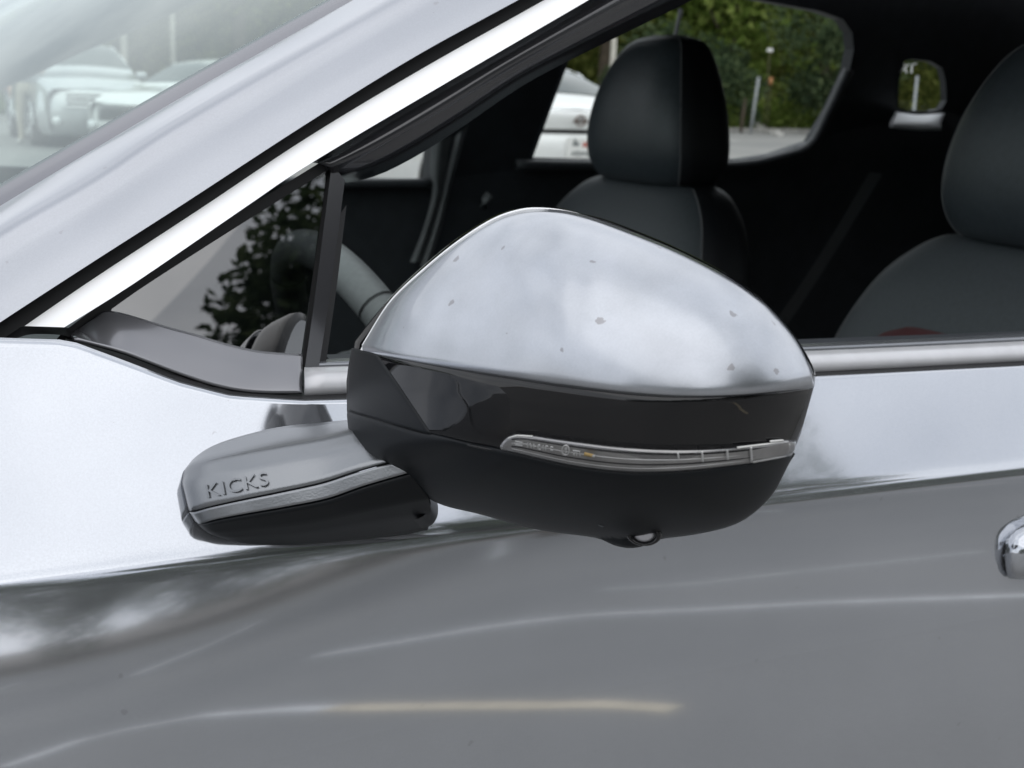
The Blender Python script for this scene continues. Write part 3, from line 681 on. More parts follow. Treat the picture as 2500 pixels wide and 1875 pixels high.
for dy_, wd_, mt_ in ((.22, .0007, 'rubber'), (.5, .0006, 'led'), (.72, .0008, 'rubber'), (.9, .0006, 'led')):  # light and dark lines put in for highlights in the lens
    tube_obj('signal_glint_line', spline([mpt(x, curve(s_top)(x)*(1-dy_)+curve(s_bot)(x)*dy_, .0016) for x in np.linspace(1250, 1925, 30)], 60), wd_*.6, M[mt_], head, seg=6)
px_bar('signal_edge', 1800, 1093, 1925, 1078, 4, M['led']); px_bar('signal_edge', 1838, 1128, 1925, 1113, 3.2, M['led'])
px_bar('signal_edge', 1240, 1070, 1262, 1063, 3, M['led']); px_bar('signal_edge', 1262, 1063, 1300, 1065, 2.4, M['led'])
px_bar('signal_edge', 1880, 1078, 1912, 1075, 5, M['led'])
px_bar('signal_chip', 1426, 1108, 1448, 1113, 7, M['led_y'], .004); px_bar('signal_chip', 1446, 1113, 1452, 1114, 6, M['led'], .004)
for x0, y0, x1, y1 in ((1258, 1077, 1276, 1080), (1258, 1085, 1276, 1088), (1288, 1081, 1288, 1092), (1294, 1082, 1298, 1093), (1303, 1084, 1303, 1094), (1303, 1089, 1308, 1090), (1314, 1086, 1319, 1087), (1314, 1086, 1314, 1096), (1314, 1096, 1320, 1097), (1326, 1088, 1326, 1098), (1332, 1089, 1338, 1090), (1332, 1089, 1332, 1099), (1344, 1091, 1350, 1092), (1344, 1098, 1350, 1099),
                       (1398, 1100, 1416, 1102), (1400, 1107, 1402, 1112), (1408, 1104, 1408, 1113), (1415, 1104, 1416, 1113)):
    px_bar('signal_mark', x0, y0, x1, y1, 2.0, M['led'], .0042)
for k in range(12):
    a, c = 2*math.pi*k/12, 2*math.pi*(k+1)/12
    px_bar('signal_mark', 1381+9*math.cos(a), 1099+12*math.sin(a), 1381+9*math.cos(c), 1099+12*math.sin(c), 2.4, M['led'], .0042)
for q in ((1380, 1094, 1380, 1104), (1380, 1094, 1385, 1095), (1380, 1099, 1384, 1099), (1380, 1104, 1385, 1104)): px_bar('signal_mark', *q, 2.0, M['led'], .0042)
# camera under the mirror
cc = mpt(1572, 1303, .0016); cn = (CAM-cc)/np.linalg.norm(CAM-cc); cn = cn+np.array([0, 0, -.35]); cn /= np.linalg.norm(cn)
e1 = np.cross(cn, [0, 0, 1.]); e1 /= np.linalg.norm(e1); e2 = np.cross(cn, e1)
def lathe(name, c, n_, a, b, prof, mat, parent, seg=28):
    G = [[c+n_*h+r*(math.cos(q)*a+math.sin(q)*b) for q in np.linspace(0, 2*math.pi, seg, endpoint=False)] for r, h in prof]
    return grid_obj(name, G, mat, parent, closed_u=True)
lathe('camera_ring', cc, cn, e1*1.25, e2*.9, [(.0062, -.004), (.0062, .0005), (.0054, .0018), (.0046, .0018), (.0042, .0003)], M['gloss'], head)
lathe('camera_lens', cc, cn, e1*1.1, e2*.9, [(.0042, .0003), (.0035, .0014), (.002, .002), (.0001, .0022)], M['cam'], head)
lathe('drain_hole', mpt(1469, 1276, .0006), cn, e1, e2, [(.0022, -.001), (.0020, .0006), (.0012, .0007), (.0001, -.0004)], M['trim_hi'], head, 14)

# arm: faceted foot on the door skin, rising to the head
def yoff(pts, ys): return [atY(x, y, Y) for (x, y), Y in zip(pts, ys)]
def bodyp(x, y, o=0.0): return onS(x, y, lambda X, z: YB(X, z)-o)
A0 = [bodyp(*p, .0005) for p in ((462, 1148), (482, 1122), (520, 1096), (580, 1074), (680, 1050), (780, 1040), (870, 1033), (960, 1040))]
def lift(pts, hs): return [bodyp(x, y, h) for (x, y), h in zip(pts, hs)]
A1 = lift([(457, 1156), (475, 1140), (510, 1131), (580, 1117), (680, 1098), (780, 1079), (870, 1058), (980, 1050)], [.004, .012, .022, .032, .042, .05, .058, .066])
A1b = lift([(455, 1180), (466, 1182), (506, 1172), (580, 1158), (680, 1138), (780, 1118), (875, 1096), (990, 1085)], [.005, .015, .026, .038, .049, .058, .068, .078])
A2 = lift([(470, 1243), (480, 1245), (520, 1236), (590, 1221), (690, 1201), (790, 1179), (880, 1150), (1000, 1118)], [.006, .016, .028, .041, .053, .063, .074, .086])
A3 = lift([(485, 1268), (498, 1273), (530, 1266), (600, 1253), (700, 1236), (800, 1216), (890, 1185), (1010, 1150)], [.006, .015, .027, .040, .052, .062, .073, .085])
A4 = lift([(500, 1284), (520, 1294), (560, 1296), (640, 1290), (740, 1280), (840, 1262), (930, 1244), (1055, 1222)], [.004, .010, .018, .027, .036, .046, .058, .072])
A5 = [bodyp(*p, .0005) for p in ((512, 1291), (545, 1306), (600, 1320), (690, 1325), (800, 1319), (900, 1309), (980, 1300), (1042, 1287))]
arm_rails = [spline(r, 60) for r in (A0, A1, A1b, A2)]
def facets(name, rails, mat, subs, bev=.0):
    G = []
    for i in range(len(rails)-1):
        for t in np.linspace(0, 1, subs, endpoint=False): G.append(rails[i]*(1-t)+rails[i+1]*t)
    G.append(rails[-1]); return grid_obj(name, G, mat, head, thick=.002, off=-1)
def rounded(rails, t=.12):
    out = [rails[0]]
    for i in range(1, len(rails)-1):
        out += [rails[i]*(1-t)+rails[i-1]*t, rails[i]*(1-t)+rails[i+1]*t]
    return out+[rails[-1]]
o = facets('mirror_arm', rounded(arm_rails, .08), M['arm'], 4)
low_r = [spline(r, 60) for r in (A2, A3)]; und_r = [spline(r, 60) for r in (A3, A4, A5)]
low_r[0] = low_r[0]+np.array([0, 0, -.0003])
o = facets('arm_lower_cover', low_r, M['arm'], 6)
o = facets('arm_underside', rounded(und_r, .25), M['matte'], 5)  # shade under the arm put in as black plastic
# foot gasket on the door
gk = [(462, 1150), (455, 1180), (468, 1240), (485, 1272), (512, 1294), (545, 1308), (600, 1322), (690, 1328), (800, 1322), (900, 1312), (1000, 1301), (1050, 1284), (1070, 1258), (1066, 1228)]
tube_obj('arm_gasket', spline([bodyp(x, y, .001) for x, y in gk], 60), .0016, M['rubber'], head, seg=8)
endc = [[bodyp(x, y, h) for (x, y), h in zip(r, hs)] for r, hs in (
    ([(1030, 1290), (1052, 1283), (1066, 1266), (1070, 1245), (1066, 1222), (1050, 1205)], [.0] * 6),
    ([(1028, 1288), (1050, 1281), (1063, 1264), (1067, 1245), (1063, 1222), (1046, 1202)], [.02] * 6),
    ([(1010, 1270), (1030, 1262), (1044, 1250), (1050, 1238), (1050, 1222), (1036, 1200)], [.05] * 6))]
loft('arm_end', endc, M['matte'], head, n=24, sub=4)
# moulded letters on the arm
cu = bpy.data.curves.new('lettering', 'FONT'); cu.body = 'KICKS'; cu.size = 1.0; cu.space_character = 1.06
tmp = bpy.data.objects.new('tmp_text', cu); COL.objects.link(tmp); bpy.context.view_layer.update()
tm = bpy.data.meshes.new_from_object(tmp.evaluated_get(bpy.context.evaluated_depsgraph_get()))
tv = np.array([v.co[:] for v in tm.vertices]); tf = [tuple(p.vertices) for p in tm.polygons]
bpy.data.objects.remove(tmp); bpy.data.meshes.remove(tm)
tv[:, 0] -= tv[:, 0].min(); tw = tv[:, 0].max(); th = tv[:, 1].max()
Rm, Rn = spline(A1b, 200), spline(A2, 200)
Rmp, Rnp = np.array([proj(q) for q in Rm]), np.array([proj(q) for q in Rn])
Rg = np.array([Rm*(1-t)+Rn*t for t in np.linspace(0, 1, 21)]); Rgp = np.array([Rmp*(1-t)+Rnp*t for t in np.linspace(0, 1, 21)])
def on_arm(px, py, o):
    d2 = ((Rgp-np.array([px, py]))**2).sum(2).ravel(); k = np.argsort(d2)[:6]; P = Rg.reshape(-1, 3)[k]; wt = 1/(d2[k]+1); dep = float((((P-CAM) @ Fv)*wt).sum()/wt.sum())
    d = ray(px, py); return CAM+d*((dep-o)/d.dot(Fv))
V = []
for u, v, _ in tv:
    a, b2_ = u/tw, v/th
    px, py = 507+a*150+b2_*-6, 1216-a*33-b2_*32; V.append(on_arm(px, py, .0032))
let = mesh_obj('arm_lettering', V, tf, M['letter'], head, smooth=False); md = let.modifiers.new('t', 'SOLIDIFY'); md.thickness = .0007; md.offset = 0

# door handle entering at the right edge
hd = []
def hrail(pts, hs): return [bodyp(x, y, h) for (x, y), h in zip(pts, hs)]
H = [hrail([(2470, 1312), (2520, 1285), (2640, 1266), (2900, 1235), (3080, 1216)], [.0012, .003, .005, .005, .003]),
     hrail([(2462, 1326), (2520, 1300), (2640, 1280), (2900, 1248), (3082, 1230)], [.003, .012, .018, .017, .010]),
     hrail([(2458, 1350), (2520, 1336), (2640, 1320), (2900, 1285), (3084, 1262)], [.004, .016, .022, .021, .013]),
     hrail([(2456, 1385), (2520, 1378), (2640, 1362), (2900, 1326), (3084, 1300)], [.004, .015, .021, .020, .012]),
     hrail([(2458, 1400), (2520, 1402), (2640, 1388), (2900, 1350), (3082, 1322)], [.002, .006, .009, .009, .005])]
hdl = loft('door_handle', H, M['paint'], car, n=40, sub=5, thick=.004)
loft('handle_gasket', [[bodyp(x, y, .0012) for x, y in ((2458, 1312), (2500, 1280), (2640, 1252), (2900, 1222), (3100, 1200))], [bodyp(x, y, .0016) for x, y in ((2452, 1350), (2500, 1350), (2640, 1330), (2900, 1300), (3110, 1270))], [bodyp(x, y, .0012) for x, y in ((2454, 1396), (2500, 1414), (2640, 1404), (2900, 1366), (3100, 1336))]], M['rubber'], hdl, n=30, sub=3)

# ------------------------------------------------------------------ OTHER CARS
def make_car(name, label, loc, heading, paint, Lh=2.3, W=.90, H=1.45, hood=.92, trunk=1.04, suv=False, group=None):
    """car with its nose along local +x"""
    root = thing(name, label, 'car', loc, heading, group)
    xs = np.array([-Lh+.18, -Lh+.45, -1.62, -1.25, -.75, -.2, .25, .6, 1.0, 1.35, 1.75, Lh-.35, Lh-.12])
    if suv:
        zr = np.array([trunk+.1, H-.06, H-.02, H, H, H, H-.02, H-.1, hood+.18, hood+.08, hood+.02, hood-.04, hood-.14])
        zb = np.array([trunk-.02, trunk, trunk, trunk-.01, trunk-.02, trunk-.04, trunk-.05, trunk-.07, hood+.02, hood, hood-.03, hood-.09, hood-.2])
    else:
        zr = np.array([trunk-.02, trunk, trunk+.1, H-.13, H-.02, H, H-.03, H-.13, hood+.12, hood+.04, hood, hood-.07, hood-.16])
        zb = np.array([trunk-.07, trunk-.04, trunk-.05, trunk-.05, trunk-.06, trunk-.08, trunk-.1, trunk-.11, hood+.0, hood-.03, hood-.06, hood-.12, hood-.22])
    hw = np.array([.86, .93, .97, .99, 1, 1, 1, 1, .99, .98, .96, .9, .82])*W
    rw = np.array([.80, .78, .70, .66, .66, .67, .68, .70, .84, .82, .8, .74, .66])*W
    XS = np.linspace(xs[0], xs[-1], 60)
    f = lambda arr: (lambda x: float(np.interp(x, np.linspace(xs[0], xs[-1], 240), spline(np.stack([xs, arr], 1), 600)[:, 1][np.searchsorted(spline(np.stack([xs, arr], 1), 600)[:, 0], np.linspace(xs[0], xs[-1], 240)).clip(0, 599)])))
    tabs = {}
    for k, arr in (('zr', zr), ('zb', zb), ('hw', hw), ('rw', rw)):
        S = spline(np.stack([xs, arr], 1), 300); tabs[k] = (S[:, 0], S[:, 1])
    g = lambda k, x: float(np.interp(x, *tabs[k]))
    def sec(x, s):            # s 0..1 from rocker to roof centre
        h, r_, b, z = g('hw', x), g('rw', x), g('zb', x), g('zr', x)
        pts = [(h*.90, .22), (h*.97, .32), (h, .52), (h*.985, .72), (h*.95, b-.02), (h*.93, b), (r_*1.04+.02, b+(z-b)*.8), (r_*.93, z-.03*min(1, (z-b)*4)), (r_*.5, z), (0, z+.012)]
        q = np.linspace(0, 1, len(pts)); P = np.array(pts)
        return float(np.interp(s, q, P[:, 0])), float(np.interp(s, q, P[:, 1]))
    SS = np.linspace(0, 1, 37)
    rows = []
    for x in XS:
        hf = [(x, -sec(x, s)[0], sec(x, s)[1]) for s in SS]; rows.append(hf+[(x, -y, z) for x, y, z in hf[::-1][1:]])
    grid_obj('body', rows, paint, root)
    def patch(nm, x0, x1, s0, s1, mat, side=1, o=.006, n=10, sk=0.0, par=None):
        G_l = []
        for s in np.linspace(s0, s1, n):
            t = (s-s0)/(s1-s0); r = []
            for x in np.linspace((x0(t) if callable(x0) else x0), (x1(t) if callable(x1) else x1), n):
                y, z = sec(x, s); r.append((x, side*(y+o), z+o*.6))
            G_l.append(r)
        return grid_obj(nm, G_l, mat, par or root)
    B_, T_ = 5.15/9, 6.75/9
    lerp = lambda a, b: (lambda t: a+(b-a)*t)
    for sd in (-1, 1):
        patch('side_window', lerp(.05, .02), lerp(.92, .42), B_, T_, M['car_glass'], sd)
        patch('side_window', lerp(-.95, -.75), lerp(-.02, -.05), B_, T_, M['car_glass'], sd)
        patch('side_window', lerp(-1.32, -1.02), lerp(-1.0, -.82), B_, T_-.02, M['car_glass'], sd)
        tube_obj('window_chrome', [(x, sd*(sec(x, s)[0]+.012), sec(x, s)[1]+.006) for x, s in ((-1.38, B_), (-1.05, T_), (-.6, T_+.008), (.0, T_+.008), (.42, T_), (.72, T_-.09), (.98, B_-.004), (.2, B_-.006), (-.7, B_-.006), (-1.38, B_))], .012, M['chrome'], root, seg=6)
        patch('headlamp', Lh-.55, Lh-.16, 2.9/9, 4.0/9, M['lampclear'], sd, o=.008)
        patch('tail_lamp', -Lh+.19, -Lh+.5, 3.1/9, 4.3/9, M['lampred'], sd, o=.008)
        v = [(x, sd*(g('hw', .8)*.97+y), z) for x, y, z in ((.78, 0, .98), (.95, .0, .96), (.80, .16, 1.06), (.9, .17, .96), (.78, .16, .96), (.78, 0, 1.08))]
        c = cushion('wing_mirror', [(.84, sd*(g('hw', .8)+.07), .03, .05, trunk-.06), (.84, sd*(g('hw', .8)+.08), .05, .09, trunk-.03), (.84, sd*(g('hw', .8)+.08), .05, .09, trunk+.03), (.84, sd*(g('hw', .8)+.08), .03, .06, trunk+.06)], paint, root)
        for hx in (.1, -.85): boxes_obj('door_handle', [(hx-.0, sd*(g('hw', hx)*.985+.012), trunk-.2, .18, .022, .03)], M['chrome'], root)
        for wx in (Lh-.92, -Lh+.98):
            wl = lathe('wheel', np.array([wx, sd*(W-.02), .33]), np.array([0, sd*1., 0]), np.array([1., 0, 0]), np.array([0, 0, 1.]), [(.0, -.02), (.21, -.02), (.22, .01), (.31, .012), (.33, -.03), (.33, -.2)], M['tyre'], root, 36)
            G5 = []
            for k in range(5):
                a = 2*math.pi*k/5; tube_obj('spoke', [(wx, sd*(W+.0), .33), (wx+.2*math.cos(a), sd*(W-.005), .33+.2*math.sin(a))], .025, M['rim'], wl, seg=6)
            lathe('rim', np.array([wx, sd*(W-.02), .33]), np.array([0, sd*1., 0]), np.array([1., 0, 0]), np.array([0, 0, 1.]), [(.225, .013), (.215, .02), (.20, .005)], M['rim'], wl, 36)
            arc = [(wx+.37*math.cos(a), sd*(W+.004), .33+.37*math.sin(a)) for a in np.linspace(0, math.pi, 24)]
            tube_obj('wheel_arch', arc, .02, paint, root, seg=6)
            V5 = [(wx, sd*(W+.0005), .34)] + [(wx+.365*math.cos(a), sd*(W+.0005), .33+.365*math.sin(a)) for a in np.linspace(-.25, math.pi+.25, 26)]
            mesh_obj('wheel_well', V5, [(0, i, i+1) for i in range(1, 26)], M['tyre'], root, smooth=False)
    # windshield and back glass
    def glassband(nm, x0, x1, wk, mat):
        G_l = []
        for t in np.linspace(0, 1, 10):
            x = x0+(x1-x0)*t; r = []
            for u in np.linspace(-1, 1, 15):
                s = 1-abs(u)*wk; y, z = sec(x, s); r.append((x+.0, math.copysign(y, u), z+.010))
            G_l.append(r)
        return grid_obj(nm, G_l, mat, root)
    glassband('windshield', .96, .50, .31, M['car_glass'])
    if suv: glassband('rear_window', -Lh+.2, -Lh+.42, .3, M['car_glass'])
    else: glassband('rear_window', -1.6, -1.0, .31, M['car_glass'])
    # rear and front fascias, rows (x, z, halfwidth)
    def fascia(nm, rows_, sg, mat, par=None, bow=.22):
        G_l = []
        for x, z, h in rows_:
            G_l.append([(sg*(x-bow*abs(u)**3.2), h*u, z) for u in np.linspace(-1, 1, 33)])
        return grid_obj(nm, G_l, mat, par or root)
    t0 = trunk
    fascia('trunk_lid', [(Lh-.20, t0-.015, W*.84), (Lh-.09, t0-.022, W*.85), (Lh-.07, t0-.035, W*.85), (Lh-.085, t0-.10, W*.86), (Lh-.10, t0-.155, W*.87), (Lh-.14, t0-.165, W*.87)], -1, paint)
    fascia('trunk_gap', [(Lh-.14, t0-.155, W*.87), (Lh-.13, t0-.17, W*.88), (Lh-.13, t0-.20, W*.88)], -1, M['tyre'])
    bp_ = fascia('rear_bumper', [(Lh-.13, t0-.195, W*.9), (Lh-.03, t0-.21, W*.95), (Lh-.005, t0-.26, W*.97), (Lh, t0-.40, W*.985), (Lh-.03, .45, W*.98), (Lh-.08, .3, W*.93), (Lh-.2, .22, W*.85)], -1, paint)
    pl = boxes_obj('licence_plate', [(-Lh-.012, 0, t0-.30, .012, .31, .16)], M['plate'], bp_)
    boxes_obj('plate_print', [(-Lh-.0195, -.05, t0-.275, .003, .13, .034)], M['plate_red'], bp_)
    boxes_obj('plate_print', [(-Lh-.0195, .075, t0-.27, .003, .055, .03), (-Lh-.0195, .085, t0-.255, .0034, .02, .05)], M['plate_grey'], bp_)
    boxes_obj('plate_print', [(-Lh-.0195, -.11+.035*k, t0-.345+.002*(k % 2), .003, .024, .028+.006*(k % 3)) for k in range(7)], M['plate_grey'], bp_)
    ex = -Lh+.078
    em = lathe('rear_emblem', np.array([ex-.012, 0, t0-.09]), np.array([-1., 0, 0]), np.array([0, 1., 0]), np.array([0, 0, 1.]), [(.048, 0), (.048, .008), (.036, .008), (.036, 0)], M['brown_emblem'], root, 28)
    boxes_obj('emblem_bar', [(ex-.018, 0, t0-.093, .012, .125, .022)], M['brown_emblem'], em)
    fb_ = fascia('front_bumper', [(Lh-.22, hood-.12, W*.8), (Lh-.1, hood-.15, W*.86), (Lh-.05, hood-.2, W*.9), (Lh-.02, hood-.34, W*.95), (Lh, .48, W*.97), (Lh-.05, .3, W*.93), (Lh-.15, .2, W*.85)], 1, paint, bow=.3)
    for k in range(7):
        z = hood-.20-.035*k
        Vg = [[(Lh+.006-.3*abs(u)**3.2, W*.92*u, z+dz) for u in np.linspace(-.55, .55, 15)] for dz in (-.012, .012)]
        ob = grid_obj('grille_slat', Vg, M['tyre'] if not suv else (M['car_glass'] if k % 2 else M['chrome']), fb_); md = ob.modifiers.new('t', 'SOLIDIFY'); md.thickness = .02; md.offset = 0
    for sd in (-1, 1):
        lathe('fog_lamp', np.array([Lh-.08, sd*W*.68, .42]), np.array([1., 0, 0]), np.array([0, 1., 0]), np.array([0, 0, 1.]), [(.07, 0), (.07, .05), (.05, .06), (.0, .065)], M['lampclear'], fb_, 16)
    return root
# white sedan with its tail towards us, seen through the far rear window
p = atH(1424, 292, 10.9); e_ = rad(86)
nose = np.array([math.cos(e_), math.sin(e_)]); c0 = np.array([p[0], p[1]])+nose*2.28
make_car('parked_sedan', 'white sedan with its tail turned to us, seen past the passenger headrest', (c0[0], c0[1], 0), e_, M['white_car'], group='other parked cars', trunk=1.065)
# white sedan seen through the windshield, nose to the left
p = atH(540, 230, 22.5)
make_car('parked_sedan', 'white sedan with an arched roofline, seen through the windshield beside the thin poles', (p[0], p[1], 0), rad(214), M['white_car'], group='other parked cars', trunk=1.0)
p = atH(180, 250, 24.5)
make_car('parked_suv', 'pale silver car with slatted grille facing us, seen at the far left of the windshield', (p[0], p[1], 0), rad(268), M['silver_car'], H=1.66, hood=1.06, trunk=1.14, suv=True, group='other parked cars')

# ------------------------------------------------------------------ PERSON
def person(loc, rotz, label):
    root = thing('person', label, 'person', loc, rotz)
    V, E, Rd = [], [], []
    def ad(p, r, par=None):
        V.append(p); Rd.append(r)
        if par is not None: E.append((par, len(V)-1))
        return len(V)-1
    pel = ad((0, 0, .95), .15); wst = ad((0, .01, 1.12), .13, pel); che = ad((0, 0, 1.3), .155, wst); nk0 = ad((0, .01, 1.45), .075, che); nk = ad((0, .0, 1.52), .055, nk0)
    h1 = ad((0, -.02, 1.6), .085, nk); h2 = ad((0, -.015, 1.7), .09, h1); ad((0, 0, 1.76), .05, h2)
    for s in (-1, 1):
        hp = ad((s*.1, 0, .88), .1, pel); kn = ad((s*.115, -.01, .5), .07, hp); an = ad((s*.12, .02, .1), .05, kn); ft = ad((s*.13, -.06, .045), .045, an); ad((s*.14, -.17, .035), .035, ft)
        sh = ad((s*.19, .0, 1.4), .065, che); el = ad((s*.25, .02, 1.13), .048, sh); wr = ad((s*.25, -.06, .9), .032, el); pm = ad((s*.25, -.08, .83), .034, wr)
        for k, l in enumerate((.075, .085, .08, .065)):
            a = ad((s*.25, -.105+.017*k, .79), .010, pm); ad((s*.248, -.11+.019*k, .79-l), .008, a)
        a = ad((s*.235, -.11, .83), .011, pm); ad((s*.23, -.13, .79), .009, a)
    me = bpy.data.meshes.new('body'); me.from_pydata(V, E, []); o = bpy.data.objects.new('body', me); COL.objects.link(o)
    md = o.modifiers.new('skin', 'SKIN'); sv = me.skin_vertices[0].data
    for i, r in enumerate(Rd): sv[i].radius = (r, r*.8 if i < 4 else r)
    sv[0].use_root = True
    o.modifiers.new('sub', 'SUBSURF').levels = 2
    bpy.context.view_layer.update()
    nm = bpy.data.meshes.new_from_object(o.evaluated_get(bpy.context.evaluated_depsgraph_get())); o.modifiers.clear(); o.data = nm; o.parent = root
    nm.materials.clear()
    for k in ('skin', 'shirt', 'khaki', 'shoe'): nm.materials.append(M[k])
    for q in nm.polygons:
        c = q.center; q.use_smooth = True
        q.material_index = 3 if c.z < .09 else (2 if c.z < 1.0 and abs(c.x) < .21 else (1 if 1.0 <= c.z < 1.49 and not (abs(c.x) > .2 and c.z < 1.2) else 0))
    cushion('hair', [(0, .02, .06, .06, 1.66), (0, .025, .095, .09, 1.7), (0, .02, .092, .092, 1.76), (0, .01, .05, .05, 1.805)], M['hair'], root, p=2)
    return root
p = onZ(72, 352); person((p[0], p[1], 0), rad(-20), 'person in pale khaki trousers and grey top standing left of the silver car')

# ------------------------------------------------------------------ POLES, POSTS
def pole(px, y0, y1, dist, r, label, mat, name='utility_pole', top=8.0, group=None):
    b = atH(px, 200, dist); o = tube_obj(name, [(b[0], b[1], -.05), (b[0], b[1], top*.5), (b[0], b[1], top)], [r*1.15, r, r*.8], mat)
    tag(o, label, 'pole' if 'pole' in name else 'post', group)
    return o
pole(305, 0, 0, 33, .07, 'slim pale pole between the silver car and the white sedan in the windshield', M['pole'], 'lot_pole')
pole(424, 0, 0, 34, .06, 'thin pale pole rising behind the roof of the white sedan in the windshield', M['pole'], 'lot_pole')
pole(1494, 0, 0, 37, .09, 'weathered wooden pole just left of the passenger headrest', M['pole'], 'wooden_pole', top=2.5)
a = onZ(1832, 326); tag(tube_obj('marker_post', [(a[0], a[1], -.02), (a[0]+.07, a[1], .8), (a[0]+.14, a[1]-.02, 1.62)], .042, M['galv']), 'leaning grey metal post at the lot edge, seen through the rear window', 'post')
a = onZ(1812, 324); tag(tube_obj('wooden_stake', [(a[0]-.05, a[1], -.02), (a[0]-.02, a[1], .5), (a[0]+.02, a[1], 1.0)], .05, M['bark']), 'short dark wooden stake beside the leaning grey post', 'stake')
a = atH(2238, 200, 14.5); tag(tube_obj('sign_post', [(a[0], a[1], -.02), (a[0], a[1], 1.46)], .014, M['galv']), 'straight grey post showing through the little rear quarter window', 'post')
a = atH(1880, 122, 41)
bd = boxes_obj('small_sign', [(0, 0, 0, .17, .02, .09)], M['plate']); bd.location = a; bd.rotation_euler = (0, 0, rad(-25)); tag(bd, 'small white board hanging among the dark leaves', 'sign')
sg = tube_obj('sign_stem', [(0, .02, 0), (0, .03, -a[2]-.02)], .012, M['bark'], bd)
a = atH(1882, 196, 40); mk = tube_obj('orange_marker', [(a[0], a[1], a[2]-.12), (a[0], a[1], a[2]+.08)], .05, M['orange']); tube_obj('stick', [(a[0], a[1], -.02), (a[0], a[1], a[2]-.07)], .008, M['bark'], mk); tag(mk, 'small orange marker on a stick before the dark shrubs', 'marker')

# ------------------------------------------------------------------ KERB, LINES
i_k = 0
kp = []
x = -6.0
while x < 52:
    l = 1.8
    o = boxes_obj('kerb_stone', [(0, 0, .05, l-.03, .16, .14)], M['concrete']); o.location = (x, CURB_Y+.09+random.uniform(-.02, .02), 0); o.rotation_euler = (0, 0, random.uniform(-.01, .01)); kp.append(o); x += l
kerb = bpy.data.objects.new('kerb', None); COL.objects.link(kerb); tag(kerb, kind='structure')
for o in kp: o.parent = kerb
ml = []
def line(name, pts, wd, mat, label=None):
    P = [np.array(q, float) for q in pts]; V, Fs = [], []
    for i, q in enumerate(P):
        t = P[min(i+1, len(P)-1)]-P[max(i-1, 0)]; n = np.array([-t[1], t[0]])/np.hypot(*t[:2])*wd/2
        V += [(q[0]+n[0], q[1]+n[1], .004), (q[0]-n[0], q[1]-n[1], .004)]
    Fs = [(2*i, 2*i+1, 2*i+3, 2*i+2) for i in range(len(P)-1)]
    return tag(mesh_obj(name, V, Fs, mat, smooth=False), kind='structure')
for k in range(-5, 9): line('bay_line', [(2.6*k+.4, 26.4), (2.6*k+.4, 31.6)], .1, M['line_white'])
line('bay_line', [(1.64, -1.66), (1.51, -1.96), (1.43, -2.35), (1.38, -2.75)], .075, M['line_yellow'])
line('bay_line', [(1.38, -2.75), (1.34, -3.05), (1.22, -3.55), (1.0, -3.72), (.8, -3.7), (.46, -3.31)], .07, M['line_white'])
line('bay_line', [(2.17, -5.0), (2.28, -4.24), (2.45, -3.56), (2.71, -3.12), (2.96, -2.76), (3.3, -2.1)], .075, M['line_white'])
line('bay_line', [(3.05, -4.3), (3.27, -3.95), (3.82, -3.7), (4.4, -3.38)], .05, M['line_white'])
for k in range(-3, 6): line('bay_line', [(2.7*k-.6, -8.5), (2.7*k+2.0, -13.5)], .1, M['line_white'])

# ------------------------------------------------------------------ VEGETATION
def leaf_mesh(name, centers, size, mat, up=.3):
    n = len(centers); a = rng.normal(size=(n, 3)); a /= np.linalg.norm(a, axis=1)[:, None]
    b = rng.normal(size=(n, 3)); b -= (b*a).sum(1)[:, None]*a; b /= np.linalg.norm(b, axis=1)[:, None]
    s = size*rng.uniform(.6, 1.4, n)[:, None]
    V = np.stack([centers-a*s, centers+b*s*.45, centers+a*s, centers-b*s*.45], 1).reshape(-1, 3)
    me = bpy.data.meshes.new(name); me.vertices.add(4*n); me.vertices.foreach_set('co', V.astype(np.float32).ravel())
    me.loops.add(4*n); me.loops.foreach_set('vertex_index', np.arange(4*n, dtype=np.int32)); me.polygons.add(n)
    me.polygons.foreach_set('loop_start', np.arange(0, 4*n, 4, dtype=np.int32)); me.polygons.foreach_set('loop_total', np.full(n, 4, dtype=np.int32))
    me.update(calc_edges=True); me.materials.append(mat); return me
def crown_points(n, rx, rz, zc, lobes):
    C = []
    for _ in range(lobes):
        d = rng.normal(size=3); d /= np.linalg.norm(d); q = rng.uniform(.3, .85)
        C.append((d[0]*rx*q, d[1]*rx*q, zc+d[2]*rz*q, rng.uniform(.28, .5)*rx))
    per = n//lobes; P = []
    for cx, cy, cz, r in C:
        d = rng.normal(size=(per, 3)); d /= np.linalg.norm(d, axis=1)[:, None]; q = r*rng.uniform(.35, 1, per)**.5
        P.append(np.array([cx, cy, cz])+d*q[:, None]*np.array([1, 1, .8]))
    return np.vstack(P), C
TREES = []
